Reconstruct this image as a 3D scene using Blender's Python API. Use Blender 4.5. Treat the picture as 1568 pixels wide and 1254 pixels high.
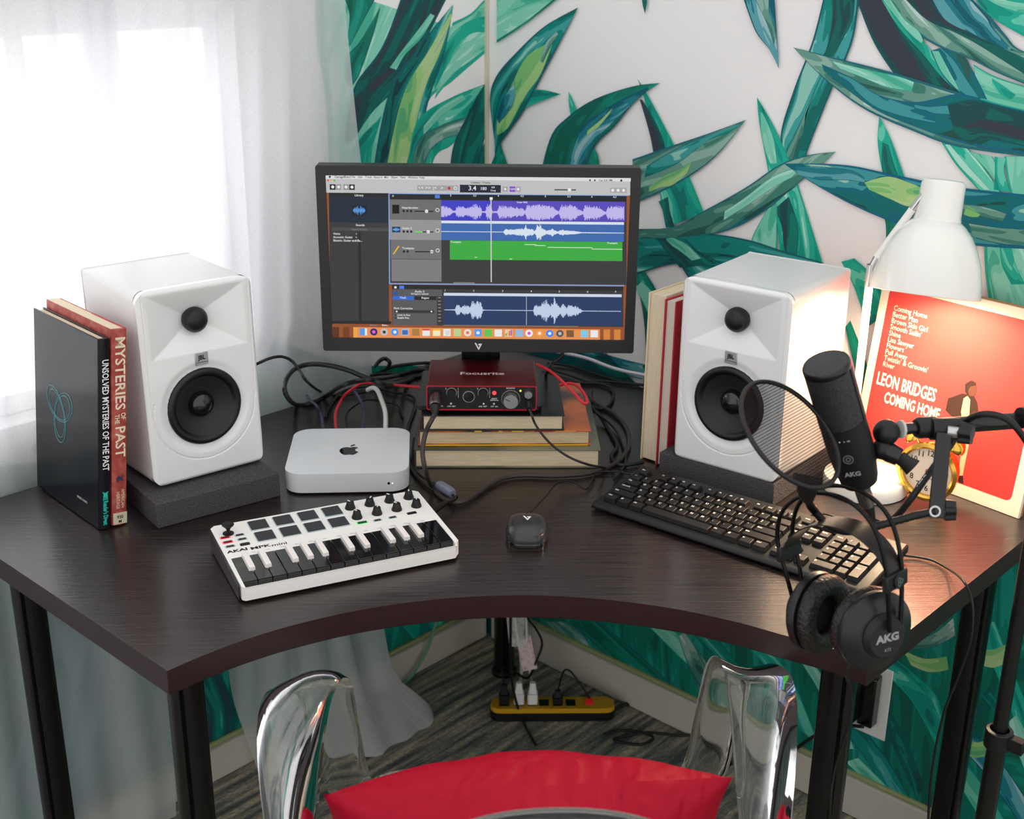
import bpy, bmesh, math, random
import numpy as np
from mathutils import Matrix, Vector
for o in list(bpy.data.objects): bpy.data.objects.remove(o)
SC = bpy.context.scene
COL = SC.collection
PI = math.pi
rnd = random.Random(7)

# ------------------------------------------------------------------ camera
# right wall is the plane y=0 (towards +x), left wall x=0 (towards -y), floor z=0, metres
CAM = np.array([1.855, -1.94, 1.59])
FPX = 1952.8
PITCH, YAW, ROLL = math.radians(20.491), math.radians(132.795), math.radians(0.507)
CF = np.array([math.cos(YAW)*math.cos(PITCH), math.sin(YAW)*math.cos(PITCH), -math.sin(PITCH)])
_r = np.array([math.sin(YAW), -math.cos(YAW), 0.0]); _u = np.cross(_r, CF)
CR = math.cos(ROLL)*_r+math.sin(ROLL)*_u
CU = -math.sin(ROLL)*_r+math.cos(ROLL)*_u
cd = bpy.data.cameras.new('camera'); cam = bpy.data.objects.new('camera', cd); COL.objects.link(cam)
cam.matrix_world = Matrix(((CR[0], CU[0], -CF[0], CAM[0]), (CR[1], CU[1], -CF[1], CAM[1]), (CR[2], CU[2], -CF[2], CAM[2]), (0, 0, 0, 1)))
cd.sensor_width = 36; cd.lens = FPX/1568*36; cd.clip_start = .05
cd.dof.use_dof = True; cd.dof.focus_distance = 1.85; cd.dof.aperture_fstop = 7.0
SC.camera = cam
SC.view_settings.view_transform = 'Standard'; SC.view_settings.look = 'None'
SC.view_settings.gamma = 1; SC.view_settings.use_curve_mapping = False
SC.view_settings.exposure = 0.0

def lin(c):
    c = c/255.0
    return c/12.92 if c <= .04045 else ((c+.055)/1.055)**2.4
def L3(c): return (lin(c[0]), lin(c[1]), lin(c[2]), 1)

# ------------------------------------------------------------------ world and daylight
w = bpy.data.worlds.new('room_daylight'); SC.world = w; w.use_nodes = True
bgn = w.node_tree.nodes['Background']; bgn.inputs[0].default_value = (1, .985, .965, 1); bgn.inputs[1].default_value = 1.25
def area(name, loc, aim, sx, sy, power, col):
    l = bpy.data.lights.new(name, 'AREA'); l.shape = 'RECTANGLE'; l.size = sx; l.size_y = sy; l.energy = power; l.color = col
    o = bpy.data.objects.new(name, l); COL.objects.link(o); o.location = loc
    o.rotation_euler = (Vector(aim)-Vector(loc)).to_track_quat('-Z', 'Y').to_euler(); return o
area('window_daylight', (-.42, -1.0, 1.35), (1, -1.0, 1.15), 1.5, 1.3, 13, (.95, .97, 1))

# ------------------------------------------------------------------ helpers
def ray(x, y): return CR*(x-784)-CU*(y-627)+CF*FPX
def PZ(x, y, z=.75): d = ray(x, y); return CAM+d*((z-CAM[2])/d[2])
def PX(x, y, X0=0.0): d = ray(x, y); return CAM+d*((X0-CAM[0])/d[0])
def PY(x, y, Y0=0.0): d = ray(x, y); return CAM+d*((Y0-CAM[1])/d[1])
def PT(x, y, t): return CAM+ray(x, y)/FPX*t
def PP(x, y, p0, n):
    d = ray(x, y); p0 = np.array(p0); n = np.array(n); return CAM+d*(((p0-CAM)@n)/(d@n))
def tag(o, label=None, cat=None, group=None, kind=None):
    if label: o['label'] = label
    if cat: o['category'] = cat
    if group: o['group'] = group
    if kind: o['kind'] = kind
    return o
def thing(name, label, cat, loc=(0, 0, 0), rz=0.0, group=None, mat=None):
    o = bpy.data.objects.new(name, None); COL.objects.link(o); o.empty_display_size = .02
    if mat is not None: o.matrix_world = mat
    else: o.location = loc; o.rotation_euler = (0, 0, rz)
    return tag(o, label, cat, group)
def copy_tree(o, parent=None):
    c = o.copy(); COL.objects.link(c); c.parent = parent
    for ch in list(o.children): copy_tree(ch, c)
    return c
def T(x=0, y=0, z=0): return Matrix.Translation((x, y, z))
def Rx(a): return Matrix.Rotation(math.radians(a), 4, 'X')
def Ry(a): return Matrix.Rotation(math.radians(a), 4, 'Y')
def Rz(a): return Matrix.Rotation(math.radians(a), 4, 'Z')
def basis(x, y, z, o):
    return Matrix(((x[0], y[0], z[0], o[0]), (x[1], y[1], z[1], o[1]), (x[2], y[2], z[2], o[2]), (0, 0, 0, 1)))
def nrm(v): v = np.array(v, float); return v/np.linalg.norm(v)
def cat(pts, n=8, closed=False):
    P = [np.array(p, float) for p in pts]; out = []
    m = len(P)
    if m < 3 and not closed: 
        return [P[0]+(P[-1]-P[0])*i/n for i in range(n+1)]
    rng = range(m) if closed else range(m-1)
    for i in rng:
        if closed: a, b, c, d = P[i-1], P[i], P[(i+1) % m], P[(i+2) % m]
        else: a, b, c, d = P[max(i-1, 0)], P[i], P[i+1], P[min(i+2, m-1)]
        for k in range(n):
            t = k/n
            out.append(.5*((2*b)+(c-a)*t+(2*a-5*b+4*c-d)*t*t+(3*b-a-3*c+d)*t**3))
    if not closed: out.append(P[-1])
    return out

class MB:
    def __init__(s): s.v = []; s.f = []; s.m = []; s.uv = []
    def add(s, verts, faces, m=0, M=None, uvs=None):
        b = len(s.v)
        for p in verts:
            p = Vector(p); s.v.append((M @ p) if M is not None else p)
        for i, f in enumerate(faces):
            s.f.append([b+k for k in f]); s.m.append(m)
            s.uv.append(uvs[i] if uvs else None)
        return s
    def box(s, x0, x1, y0, y1, z0, z1, m=0, M=None, tx=0, ty=0):
        v = [(x0, y0, z0), (x1, y0, z0), (x1, y1, z0), (x0, y1, z0), (x0+tx, y0+ty, z1), (x1-tx, y0+ty, z1), (x1-tx, y1-ty, z1), (x0+tx, y1-ty, z1)]
        return s.add(v, [(3, 2, 1, 0), (4, 5, 6, 7), (0, 1, 5, 4), (1, 2, 6, 5), (2, 3, 7, 6), (3, 0, 4, 7)], m, M)
    def prism(s, pts, z0, z1, m=0, M=None, inset=0, mtop=None):
        n = len(pts); c = np.mean(np.array(pts, float), axis=0)
        def ins(p): p = np.array(p, float); d = p-c; l = np.linalg.norm(d); return p-d/l*inset if inset else p
        v = [(p[0], p[1], z0) for p in pts]+[(ins(p)[0], ins(p)[1], z1) for p in pts]
        s.add(v, [tuple(range(n-1, -1, -1))]+[(i, (i+1) % n, n+(i+1) % n, n+i) for i in range(n)], m, M)
        s.add([v[n+i] for i in range(n)], [tuple(range(n))], m if mtop is None else mtop, M); return s
    def lathe(s, prof, n=32, m=0, M=None, closed=False):
        v = []; f = []; k = len(prof)
        for i in range(n):
            a = 2*PI*i/n; c, q = math.cos(a), math.sin(a)
            for r, z in prof: v.append((r*c, r*q, z))
        for i in range(n):
            j = (i+1) % n
            for q in range(k-1 if not closed else k):
                q2 = (q+1) % k
                f.append((i*k+q, j*k+q, j*k+q2, i*k+q2))
        return s.add(v, f, m, M)
    def tube(s, pts, r, n=10, m=0, M=None, caps=True, sx=1.0, up=None):
        P = [Vector(p) for p in pts]; k = len(P); R = r if isinstance(r, (list, tuple)) else [r]*k
        Tn = [(P[min(i+1, k-1)]-P[max(i-1, 0)]).normalized() for i in range(k)]
        a = Vector(up) if up is not None else (Vector((0, 0, 1)) if abs(Tn[0].z) < .9 else Vector((1, 0, 0)))
        v = []; f = []
        N = (a-a.dot(Tn[0])*Tn[0]).normalized()
        for i in range(k):
            if up is not None: N = Vector(up)
            N = (N-N.dot(Tn[i])*Tn[i]).normalized(); B = Tn[i].cross(N)
            for j in range(n):
                t = 2*PI*j/n; v.append(P[i]+(N*math.cos(t)+B*math.sin(t)*sx)*R[i])
        for i in range(k-1):
            for j in range(n):
                q = (j+1) % n; f.append((i*n+j, i*n+q, (i+1)*n+q, (i+1)*n+j))
        if caps: f.append(tuple(range(n-1, -1, -1))); f.append(tuple((k-1)*n+j for j in range(n)))
        return s.add(v, f, m, M)
    def ball(s, c, r, m=0, M=None, n=20, sc=(1, 1, 1)):
        v = []; f = []; k = n//2
        for i in range(k+1):
            a = PI*i/k
            for j in range(n):
                b = 2*PI*j/n; v.append((c[0]+r*sc[0]*math.sin(a)*math.cos(b), c[1]+r*sc[1]*math.sin(a)*math.sin(b), c[2]+r*sc[2]*math.cos(a)))
        for i in range(k):
            for j in range(n):
                q = (j+1) % n; f.append((i*n+j, (i+1)*n+j, (i+1)*n+q, i*n+q))
        return s.add(v, f, m, M)
    def text(s, txt, size, m=0, M=None, sx=1.0, bold=0.0, ext=0.0, align='CENTER', shear=0.0, space=1.0):
        c = bpy.data.curves.new('t', 'FONT'); c.body = txt; c.size = size; c.offset = bold; c.extrude = ext; c.align_x = align; c.align_y = 'CENTER'; c.resolution_u = 2
        c.shear = shear; c.space_character = space
        o = bpy.data.objects.new('t', c); me = o.to_mesh()
        M2 = (M if M is not None else Matrix()) @ Matrix.Diagonal((sx, 1, 1, 1))
        s.add([v.co.copy() for v in me.vertices], [tuple(p.vertices) for p in me.polygons], m, M2)
        o.to_mesh_clear(); bpy.data.objects.remove(o); bpy.data.curves.remove(c); return s
    def poly(s, pts, m=0, M=None):   # planar polygon in local xy
        bm = bmesh.new(); vs = [bm.verts.new((p[0], p[1], p[2] if len(p) > 2 else 0)) for p in pts]
        fc = bm.faces.new(vs); r = bmesh.ops.triangulate(bm, faces=[fc]); bm.verts.index_update()
        s.add([v.co.copy() for v in bm.verts], [tuple(v.index for v in f.verts) for f in bm.faces], m, M); bm.free(); return s
    def build(s, name, mats, parent=None, smooth=30, bevel=0, seg=2, loc=None, sub=0):
        me = bpy.data.meshes.new(name); me.from_pydata([tuple(v) for v in s.v], [], s.f)
        if not isinstance(mats, (list, tuple)): mats = [mats]
        for mt in mats: me.materials.append(mt)
        me.polygons.foreach_set('material_index', s.m)
        if any(u is not None for u in s.uv):
            for li, nm in enumerate(('UVMap', 'Edge')):
                l = me.uv_layers.new(name=nm); k = 0
                for fi, f in enumerate(s.f):
                    u = s.uv[fi]
                    for q in range(len(f)):
                        l.data[k].uv = u[q][li] if u else (0, 0); k += 1
        if smooth:
            me.shade_smooth(); me.set_sharp_from_angle(angle=math.radians(smooth))
        me.update()
        o = bpy.data.objects.new(name, me); COL.objects.link(o)
        if parent: o.parent = parent
        if loc is not None: o.location = loc
        if bevel:
            b = o.modifiers.new('bevel', 'BEVEL'); b.width = bevel; b.segments = seg; b.limit_method = 'ANGLE'; b.angle_limit = math.radians(40); b.harden_normals = False
        if sub:
            b = o.modifiers.new('sub', 'SUBSURF'); b.levels = sub; b.render_levels = sub
        return o
def rrect(x0, x1, y0, y1, r, n=6):
    out = []
    for cx, cy, a0 in ((x1-r, y0+r, -90), (x1-r, y1-r, 0), (x0+r, y1-r, 90), (x0+r, y0+r, 180)):
        for k in range(n+1):
            a = math.radians(a0+90*k/n); out.append((cx+r*math.cos(a), cy+r*math.sin(a)))
    return out

# ------------------------------------------------------------------ materials
def NT(m): m.use_nodes = True; return m.node_tree, m.node_tree.nodes['Principled BSDF']
MATS = {}
def mat(name, rgb, rough=.5, metal=0.0, spec=.5, coat=0.0, emis=0.0, bump=None, var=None, trans=0.0, ior=1.45):
    if name in MATS: return MATS[name]
    m = bpy.data.materials.new(name); nt, b = NT(m); MATS[name] = m
    b.inputs['Base Color'].default_value = L3(rgb); b.inputs['Roughness'].default_value = rough; b.inputs['Metallic'].default_value = metal
    b.inputs['Specular IOR Level'].default_value = spec; b.inputs['Coat Weight'].default_value = coat; b.inputs['Coat Roughness'].default_value = .05
    b.inputs['IOR'].default_value = ior; b.inputs['Transmission Weight'].default_value = trans
    if emis: b.inputs['Emission Color'].default_value = L3(rgb); b.inputs['Emission Strength'].default_value = emis
    N = nt.nodes.new
    if bump or var:
        tc = N('ShaderNodeTexCoord')
    if bump:   # (scale, strength, distance)
        t = N('ShaderNodeTexNoise'); t.inputs['Scale'].default_value = bump[0]; t.inputs['Detail'].default_value = 3
        bp = N('ShaderNodeBump'); bp.inputs['Strength'].default_value = bump[1]; bp.inputs['Distance'].default_value = bump[2]
        nt.links.new(tc.outputs['Object'], t.inputs['Vector']); nt.links.new(t.outputs['Fac'], bp.inputs['Height']); nt.links.new(bp.outputs[0], b.inputs['Normal'])
    if var:    # (scale, rgb2, lo, hi, stretch)
        mp = N('ShaderNodeMapping'); mp.inputs['Scale'].default_value = var[4] if len(var) > 4 else (1, 1, 1)
        t = N('ShaderNodeTexNoise'); t.inputs['Scale'].default_value = var[0]; t.inputs['Detail'].default_value = 4
        r = N('ShaderNodeValToRGB'); r.color_ramp.elements[0].position = var[2]; r.color_ramp.elements[1].position = var[3]
        r.color_ramp.elements[0].color = L3(rgb); r.color_ramp.elements[1].color = L3(var[1])
        nt.links.new(tc.outputs['Object'], mp.inputs[0]); nt.links.new(mp.outputs[0], t.inputs['Vector']); nt.links.new(t.outputs['Fac'], r.inputs[0]); nt.links.new(r.outputs[0], b.inputs['Base Color'])
    return m
def glow(name, rgb, strength=1.0):
    m = mat(name, rgb, .5, emis=strength, spec=.2); m.node_tree.nodes['Principled BSDF'].inputs['Base Color'].default_value = (.004, .004, .004, 1); return m

black = mat('black_plastic', (15, 15, 17), .42, bump=(900, .08, .0005))
softblack = mat('soft_black_plastic', (20, 20, 22), .55, bump=(1400, .15, .0005))
glossblack = mat('gloss_black_plastic', (10, 10, 12), .12, coat=.5)
rubber = mat('black_cable_rubber', (18, 17, 19), .48)
metalblack = mat('black_painted_metal', (16, 16, 18), .3, metal=.2, coat=.3)
chrome = mat('chrome', (215, 215, 215), .12, metal=1)
silver = mat('brushed_silver', (190, 192, 195), .3, metal=1)
whiteprint = mat('white_print', (235, 235, 235), .5)
greyprint = mat('grey_print', (150, 150, 152), .5)
whiteplastic = mat('white_plastic', (218, 218, 218), .4, bump=(600, .05, .0004))
whitegloss = mat('white_gloss_lacquer', (232, 233, 234), .16, coat=.6)
brass = mat('polished_brass', (226, 180, 80), .16, metal=1)
# ------------------------------------------------------------------ desk
def deskmat():
    m = bpy.data.materials.new('black_brown_wood'); nt, b = NT(m); N = nt.nodes.new; l = nt.links.new
    tc = N('ShaderNodeTexCoord'); mp = N('ShaderNodeMapping'); mp.inputs['Rotation'].default_value = (0, 0, math.radians(-45))
    mp2 = N('ShaderNodeMapping'); mp2.inputs['Scale'].default_value = (3.2, 85, 40)
    n1 = N('ShaderNodeTexNoise'); n1.inputs['Scale'].default_value = 3.2; n1.inputs['Detail'].default_value = 6; n1.inputs['Distortion'].default_value = .35
    r = N('ShaderNodeValToRGB'); r.color_ramp.elements[0].color = L3((17, 12, 13)); r.color_ramp.elements[1].color = L3((50, 39, 38))
    r.color_ramp.elements[0].position = .35; r.color_ramp.elements[1].position = .7
    bp = N('ShaderNodeBump'); bp.inputs['Strength'].default_value = .35; bp.inputs['Distance'].default_value = .0012
    l(tc.outputs['Object'], mp.inputs[0]); l(mp.outputs[0], mp2.inputs[0]); l(mp2.outputs[0], n1.inputs['Vector']); l(n1.outputs['Fac'], r.inputs[0])
    l(r.outputs[0], b.inputs['Base Color']); l(n1.outputs['Fac'], bp.inputs['Height']); l(bp.outputs[0], b.inputs['Normal'])
    rr = N('ShaderNodeMapRange'); rr.inputs['To Min'].default_value = .30; rr.inputs['To Max'].default_value = .42
    l(n1.outputs['Fac'], rr.inputs['Value']); l(rr.outputs[0], b.inputs['Roughness']); b.inputs['Specular IOR Level'].default_value = .35; b.inputs['Coat Weight'].default_value = .42; b.inputs['Coat IOR'].default_value = 1.7; b.inputs['Coat Roughness'].default_value = .17; l(bp.outputs[0], b.inputs['Coat Normal'])
    return m
DM = deskmat(); DE = mat('desk_edge_band', (34, 17, 20), .45, var=(30, (46, 24, 26), .3, .7, (1, 1, 12)))
half = [(.645, 1.243), (.646, 1.20), (.652, 1.14), (.668, 1.07), (.700, .985), (.752, .895)]
crv = [(a, -b) for a, b in half]+[(.817, -.817)]+[(b, -a) for a, b in reversed(half)]
crv[-1] = (1.252, -.635); crv[-2] = (1.20, -.638)
crv = [tuple(p) for p in cat(crv, 6)]
outline = [(.02, -.02), (.02, -1.243)]+crv+[(1.252, -.02)]
desk = thing('corner_desk', 'black-brown corner desk with a curved front edge and black metal legs', 'desk', (0, 0, 0))
mb = MB(); mb.prism(outline, .715, .75, 1, mtop=0); mb.build('desktop', [DM, DE], desk, smooth=30, bevel=.0015)
def legbm():
    mb = MB(); pts = []
    for k in range(48):
        a = 2*PI*k/48; r = .0238
        g = min(abs(((a-q+PI) % (2*PI))-PI) for q in (PI*.25, PI*.75, PI*1.25, PI*1.75))
        if g < .1: r -= .004
        pts.append((r*math.cos(a), r*math.sin(a)))
    mb.prism(pts, .0, .7145, 0); mb.lathe([(.0, .0), (.03, .0), (.03, .006), (.0255, .012)], 24, 0); return mb
legm = mat('black_leg_steel', (15, 15, 16), .33, metal=.3, coat=.2)
leg0 = legbm().build('leg', legm, desk, smooth=30)
leg0.location = (.580, -1.182, 0)
for x, y in ((.148, -1.178), (1.175, -.100), (1.186, -.577), (.125, -.09)):
    c = leg0.copy(); COL.objects.link(c); c.parent = desk; c.location = (x, y, 0)

# ------------------------------------------------------------------ room
def carpetmat():
    m = bpy.data.materials.new('striped_carpet'); nt, b = NT(m); N = nt.nodes.new; l = nt.links.new
    tc = N('ShaderNodeTexCoord'); a = N('ShaderNodeMapping'); a.inputs['Scale'].default_value = (60, 5, 1)
    n1 = N('ShaderNodeTexNoise'); n1.inputs['Scale'].default_value = 1; n1.inputs['Detail'].default_value = 3
    r = N('ShaderNodeValToRGB'); e = r.color_ramp.elements; e[0].position = .36; e[0].color = L3((84, 92, 92)); e[1].position = .66; e[1].color = L3((186, 172, 148))
    k = e.new(.5); k.color = L3((134, 132, 122))
    n2 = N('ShaderNodeTexNoise'); n2.inputs['Scale'].default_value = 1; n2.inputs['Detail'].default_value = 2
    a2 = N('ShaderNodeMapping'); a2.inputs['Scale'].default_value = (260, 90, 1)
    mx = N('ShaderNodeMix'); mx.data_type = 'RGBA'; mx.blend_type = 'OVERLAY'; mx.inputs[0].default_value = .75
    l(tc.outputs['Object'], a.inputs[0]); l(a.outputs[0], n1.inputs['Vector']); l(n1.outputs['Fac'], r.inputs[0])
    l(tc.outputs['Object'], a2.inputs[0]); l(a2.outputs[0], n2.inputs['Vector']); l(r.outputs[0], mx.inputs[6]); l(n2.outputs['Fac'], mx.inputs[7])
    l(mx.outputs[2], b.inputs['Base Color']); b.inputs['Roughness'].default_value = .95; b.inputs['Specular IOR Level'].default_value = .1
    bp = N('ShaderNodeBump'); bp.inputs['Strength'].default_value = .8; bp.inputs['Distance'].default_value = .004
    l(n2.outputs['Fac'], bp.inputs['Height']); l(bp.outputs[0], b.inputs['Normal']); return m
mb = MB(); mb.box(-.15, 4.2, -4.2, .15, -.05, 0, 0); tag(mb.build('floor', carpetmat(), None, smooth=0), 'grey and tan streaked carpet under the desk', 'floor', kind='structure')
WALL = mat('white_wall_paint', (240, 239, 240), .75, bump=(160, .06, .002))
WX, WY = -.03, .012      # faces of the left and right wall

def leafmat(name, cols, pos, outline_c, acr=26, alo=5, edge=.90, seed=0):
    m = bpy.data.materials.new(name); nt, b = NT(m); N = nt.nodes.new; l = nt.links.new
    uv = N('ShaderNodeUVMap'); uv.uv_map = 'UVMap'; ed = N('ShaderNodeUVMap'); ed.uv_map = 'Edge'
    mp = N('ShaderNodeMapping'); mp.inputs['Scale'].default_value = (acr, alo, 1); mp.inputs['Location'].default_value = (seed, seed*2, 0)
    n1 = N('ShaderNodeTexNoise'); n1.inputs['Scale'].default_value = 1; n1.inputs['Detail'].default_value = 2.2; n1.inputs['Distortion'].default_value = 1.1; n1.inputs['Roughness'].default_value = .45
    r = N('ShaderNodeValToRGB'); cr = r.color_ramp; cr.interpolation = 'CONSTANT'
    cr.elements[0].position = 0; cr.elements[0].color = L3(cols[0]); cr.elements[1].position = pos[0]; cr.elements[1].color = L3(cols[1])
    for c, p in zip(cols[2:], pos[1:]): e = cr.elements.new(p); e.color = L3(c)
    sp = N('ShaderNodeSeparateXYZ'); ab = N('ShaderNodeMath'); ab.operation = 'ABSOLUTE'; gt = N('ShaderNodeMath'); gt.operation = 'GREATER_THAN'; gt.inputs[1].default_value = edge
    mx = N('ShaderNodeMix'); mx.data_type = 'RGBA'; mx.inputs[7].default_value = L3(outline_c)
    l(uv.outputs[0], mp.inputs[0]); l(mp.outputs[0], n1.inputs['Vector']); l(n1.outputs['Fac'], r.inputs[0])
    l(ed.outputs[0], sp.inputs[0]); l(sp.outputs[0], ab.inputs[0]); l(ab.outputs[0], gt.inputs[0]); l(gt.outputs[0], mx.inputs[0]); l(r.outputs[0], mx.inputs[6])
    l(mx.outputs[2], b.inputs['Base Color']); b.inputs['Roughness'].default_value = .6; b.inputs['Specular IOR Level'].default_value = .3
    return m
LEAF = [
 leafmat('mural_leaf_teal', [(10, 62, 70), (0, 104, 98), (0, 132, 124), (60, 158, 158), (140, 200, 186)], [.36, .46, .56, .66], (14, 92, 104), seed=1),            # 0
 leafmat('mural_leaf_bright', [(0, 120, 112), (0, 152, 134), (28, 172, 150), (96, 200, 176), (176, 224, 206)], [.38, .48, .58, .68], (0, 168, 140), seed=5),        # 1
 leafmat('mural_leaf_grey', [(38, 92, 84), (60, 124, 112), (100, 152, 138), (140, 180, 166), (186, 212, 206)], [.38, .47, .56, .67], (26, 104, 118), seed=9),       # 2
 leafmat('mural_leaf_dark', [(52, 58, 70), (20, 74, 76), (0, 98, 90), (0, 124, 110), (66, 166, 150)], [.40, .49, .58, .70], (0, 84, 92), seed=13),                  # 3
 leafmat('mural_leaf_mint', [(70, 176, 150), (110, 198, 172), (132, 208, 186), (168, 222, 206), (204, 226, 218)], [.38, .48, .60, .70], (30, 168, 146), seed=17),   # 4
 leafmat('mural_leaf_lime', [(88, 172, 120), (126, 190, 118), (160, 204, 134), (176, 208, 150), (150, 176, 180)], [.36, .46, .60, .72], (120, 186, 120), edge=2, seed=21),  # 5
 leafmat('mural_leaf_blue', [(20, 78, 70), (0, 108, 112), (0, 104, 122), (60, 150, 156), (150, 196, 176)], [.40, .50, .58, .70], (0, 100, 132), acr=22, seed=25),   # 6
 leafmat('mural_leaf_deep', [(0, 96, 82), (0, 116, 98), (0, 132, 112), (22, 150, 134), (110, 182, 168)], [.40, .52, .60, .72], (0, 92, 96), acr=30, alo=4, seed=29), # 7
 leafmat('mural_leaf_lake', [(0, 92, 110), (26, 122, 136), (86, 160, 170), (150, 188, 196), (180, 204, 206)], [.4, .5, .6, .7], (0, 88, 110), seed=33),             # 8
]
class Mural:
    def __init__(s, plane): s.mb = MB(); s.plane = plane; s.layer = 0
    def leaf(s, A, B, mi, cv=None):
        s.layer += 1; off = .00003*s.layer
        cv = cv or (lambda x, y: (x, y))
        def w(p):
            if len(p) == 3: return np.array(p, float)
            q = cv(*p); P = s.plane(q[0], q[1]); return P
        n = 30
        def res(pts):
            c = cat([w(p) for p in pts], 10); d = [0]
            for i in range(1, len(c)): d.append(d[-1]+np.linalg.norm(c[i]-c[i-1]))
            d = np.array(d)/max(d[-1], 1e-9); c = np.array(c)
            return [np.array([np.interp(k/n, d, c[:, j]) for j in range(3)]) for k in range(n+1)]
        a, b = res(A), res(B); verts = []; fs = []; uvs = []
        so = rnd.random()*30; L = 0; Ls = [0]
        for i in range(1, n+1): L += np.linalg.norm((a[i]+b[i])/2-(a[i-1]+b[i-1])/2); Ls.append(L)
        nd = np.array([0, -1, 0]) if s.plane is planeR else np.array([1, 0, 0])
        for i in range(n+1):
            wd = np.linalg.norm(a[i]-b[i])
            for k in range(5):
                t = k/4; verts.append(a[i]*(1-t)+b[i]*t+nd*off)
        def U(i, k):
            wd = np.linalg.norm(a[i]-b[i]); t = k/4
            return ((so+(t-.5)*wd, so*.7+Ls[i]), ((t-.5)*2 if wd > .004 else 1.0, Ls[i]))
        for i in range(n):
            for k in range(4):
                idx = [(i, k), (i, k+1), (i+1, k+1), (i+1, k)]
                fs.append(tuple(p*5+q for p, q in idx)); uvs.append([U(p, q) for p, q in idx])
        s.mb.add(verts, fs, mi+1, None, uvs)
planeR = lambda x, y: PY(x, y, WY)
planeL = lambda x, y: PX(x, y, WX)
tp = lambda y: y if y > -5 else -5+(y+5)*3
cA = lambda x, y: (500+x/2.904, (tp(y) if y < 715 else 715+(y-715)*7)/2.904)
cB = lambda x, y: (1000+((x if x < 1580 else 1580+(x-1580)*5) if x > -30 or y < 600 else -30+(x+30)*5)/2.761, tp(y)/2.761)
cZ = lambda x, y: (1040+x/2.97, 930+y/2.97)
cW = lambda x, y: (560+x/2.851, 930+y/2.851)
R = Mural(planeR)
def wild(M_, n, box, seed, pt):
    g = random.Random(seed)
    for i in range(n):
        cx, cz = g.uniform(box[0], box[1]), g.uniform(box[2], box[3]); a = g.uniform(-.5, 2.6); L_ = g.uniform(.16, .30); w_ = g.uniform(.018, .04)
        dx, dz = math.cos(a), math.sin(a); bend = g.uniform(-.05, .05)
        A = []; B = []
        for t, k in ((-1, .1), (-.5, .8), (0, 1), (.5, .7), (1, 0)):
            x = cx+dx*t*L_/2-dz*bend*(t*t); z = max(.1, cz+dz*t*L_/2+dx*bend*(t*t)); A.append(pt(x-dz*w_*k, z+dx*w_*k)); B.append(pt(x+dz*w_*k, z-dx*w_*k))
        M_.leaf(A, B, g.choice([0, 1, 2, 3, 4, 6, 7]))
wild(R, 46, (1.5, 2.9, .75, 2.4), 3, lambda x, z: (x, WY, z)); wild(R, 30, (.1, 1.5, 1.82, 2.45), 4, lambda x, z: (x, WY, z)); wild(R, 30, (1.62, 2.9, .22, .9), 6, lambda x, z: (x, WY, z))
# lower wall, behind and under the desk
R.leaf([(745, 780), (745, 1000)], [(1700, 780), (1700, 1500)], 7)
R.leaf([(1.2, WY, .1), (1.7, WY, .1), (2.95, WY, .1)], [(1.2, WY, .62), (1.7, WY, .7), (2.95, WY, .55)], 7)
R.leaf([(700, 500), (830, 530), (1000, 600), (1140, 640)], [(700, 820), (830, 820), (1000, 820), (1200, 820)], 3)
low = [([(900, 60), (1100, 250), (1300, 420)], [(1000, 40), (1250, 250), (1500, 500)], 7, cW), ([(770, 60), (860, 150), (1000, 230)], [(880, 60), (960, 120), (1000, 230)], 2, cW),
 ([(1240, 80), (1380, 220), (1520, 340)], [(1340, 90), (1450, 200), (1560, 330)], 4, cW),
 ([(0, 130), (60, 300), (200, 600)], [(30, 110), (160, 300), (330, 700)], 2, cZ), ([(60, 110), (300, 400), (500, 800)], [(160, 120), (380, 400), (640, 850)], 7, cZ),
 ([(330, 190), (420, 300), (560, 560)], [(420, 200), (520, 330), (640, 620)], 1, cZ), ([(540, 220), (640, 380), (760, 640)], [(600, 230), (700, 380), (800, 640)], 4, cZ),
 ([(720, 520), (860, 700), (1000, 962)], [(820, 520), (960, 700), (1120, 980)], 0, cZ), ([(800, 380), (940, 560), (1080, 860)], [(900, 400), (1020, 560), (1120, 820)], 3, cZ),
 ([(900, 260), (1060, 420), (1180, 640)], [(1000, 240), (1160, 380), (1200, 480)], 1, cZ), ([(760, 700), (880, 820), (1000, 1000)], [(820, 680), (920, 780), (1090, 960)], 4, cZ),
 ([(1020, 190), (1120, 230), (1220, 220)], [(1060, 260), (1140, 290), (1230, 280)], 5, cZ), ([(1000, 150), (1150, 120), (1250, 40)], [(1010, 190), (1150, 180), (1260, 130)], 2, cZ),
 ([(1340, 80), (1460, 330), (1600, 700)], [(1440, 60), (1540, 330), (1640, 560)], 1, cZ), ([(1340, 170), (1420, 190), (1500, 160)], [(1360, 250), (1430, 270), (1510, 240)], 5, cZ),
 ([(1250, 600), (1400, 760), (1568, 1000)], [(1290, 520), (1470, 700), (1640, 960)], 8, cZ), ([(1210, 700), (1300, 840), (1400, 1000)], [(1250, 640), (1380, 800), (1500, 990)], 4, cZ),
 ([(1280, 580), (1360, 610), (1440, 580)], [(1290, 660), (1360, 680), (1440, 650)], 5, cZ), ([(1380, 400), (1500, 560), (1600, 800)], [(1420, 380), (1560, 560), (1640, 700)], 0, cZ),
 ([(1500, 520), (1560, 700), (1640, 900)], [(1540, 480), (1600, 600), (1680, 800)], 4, cZ)]
for A, B, mi, cv in low: R.leaf(A, B, mi, cv)
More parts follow.
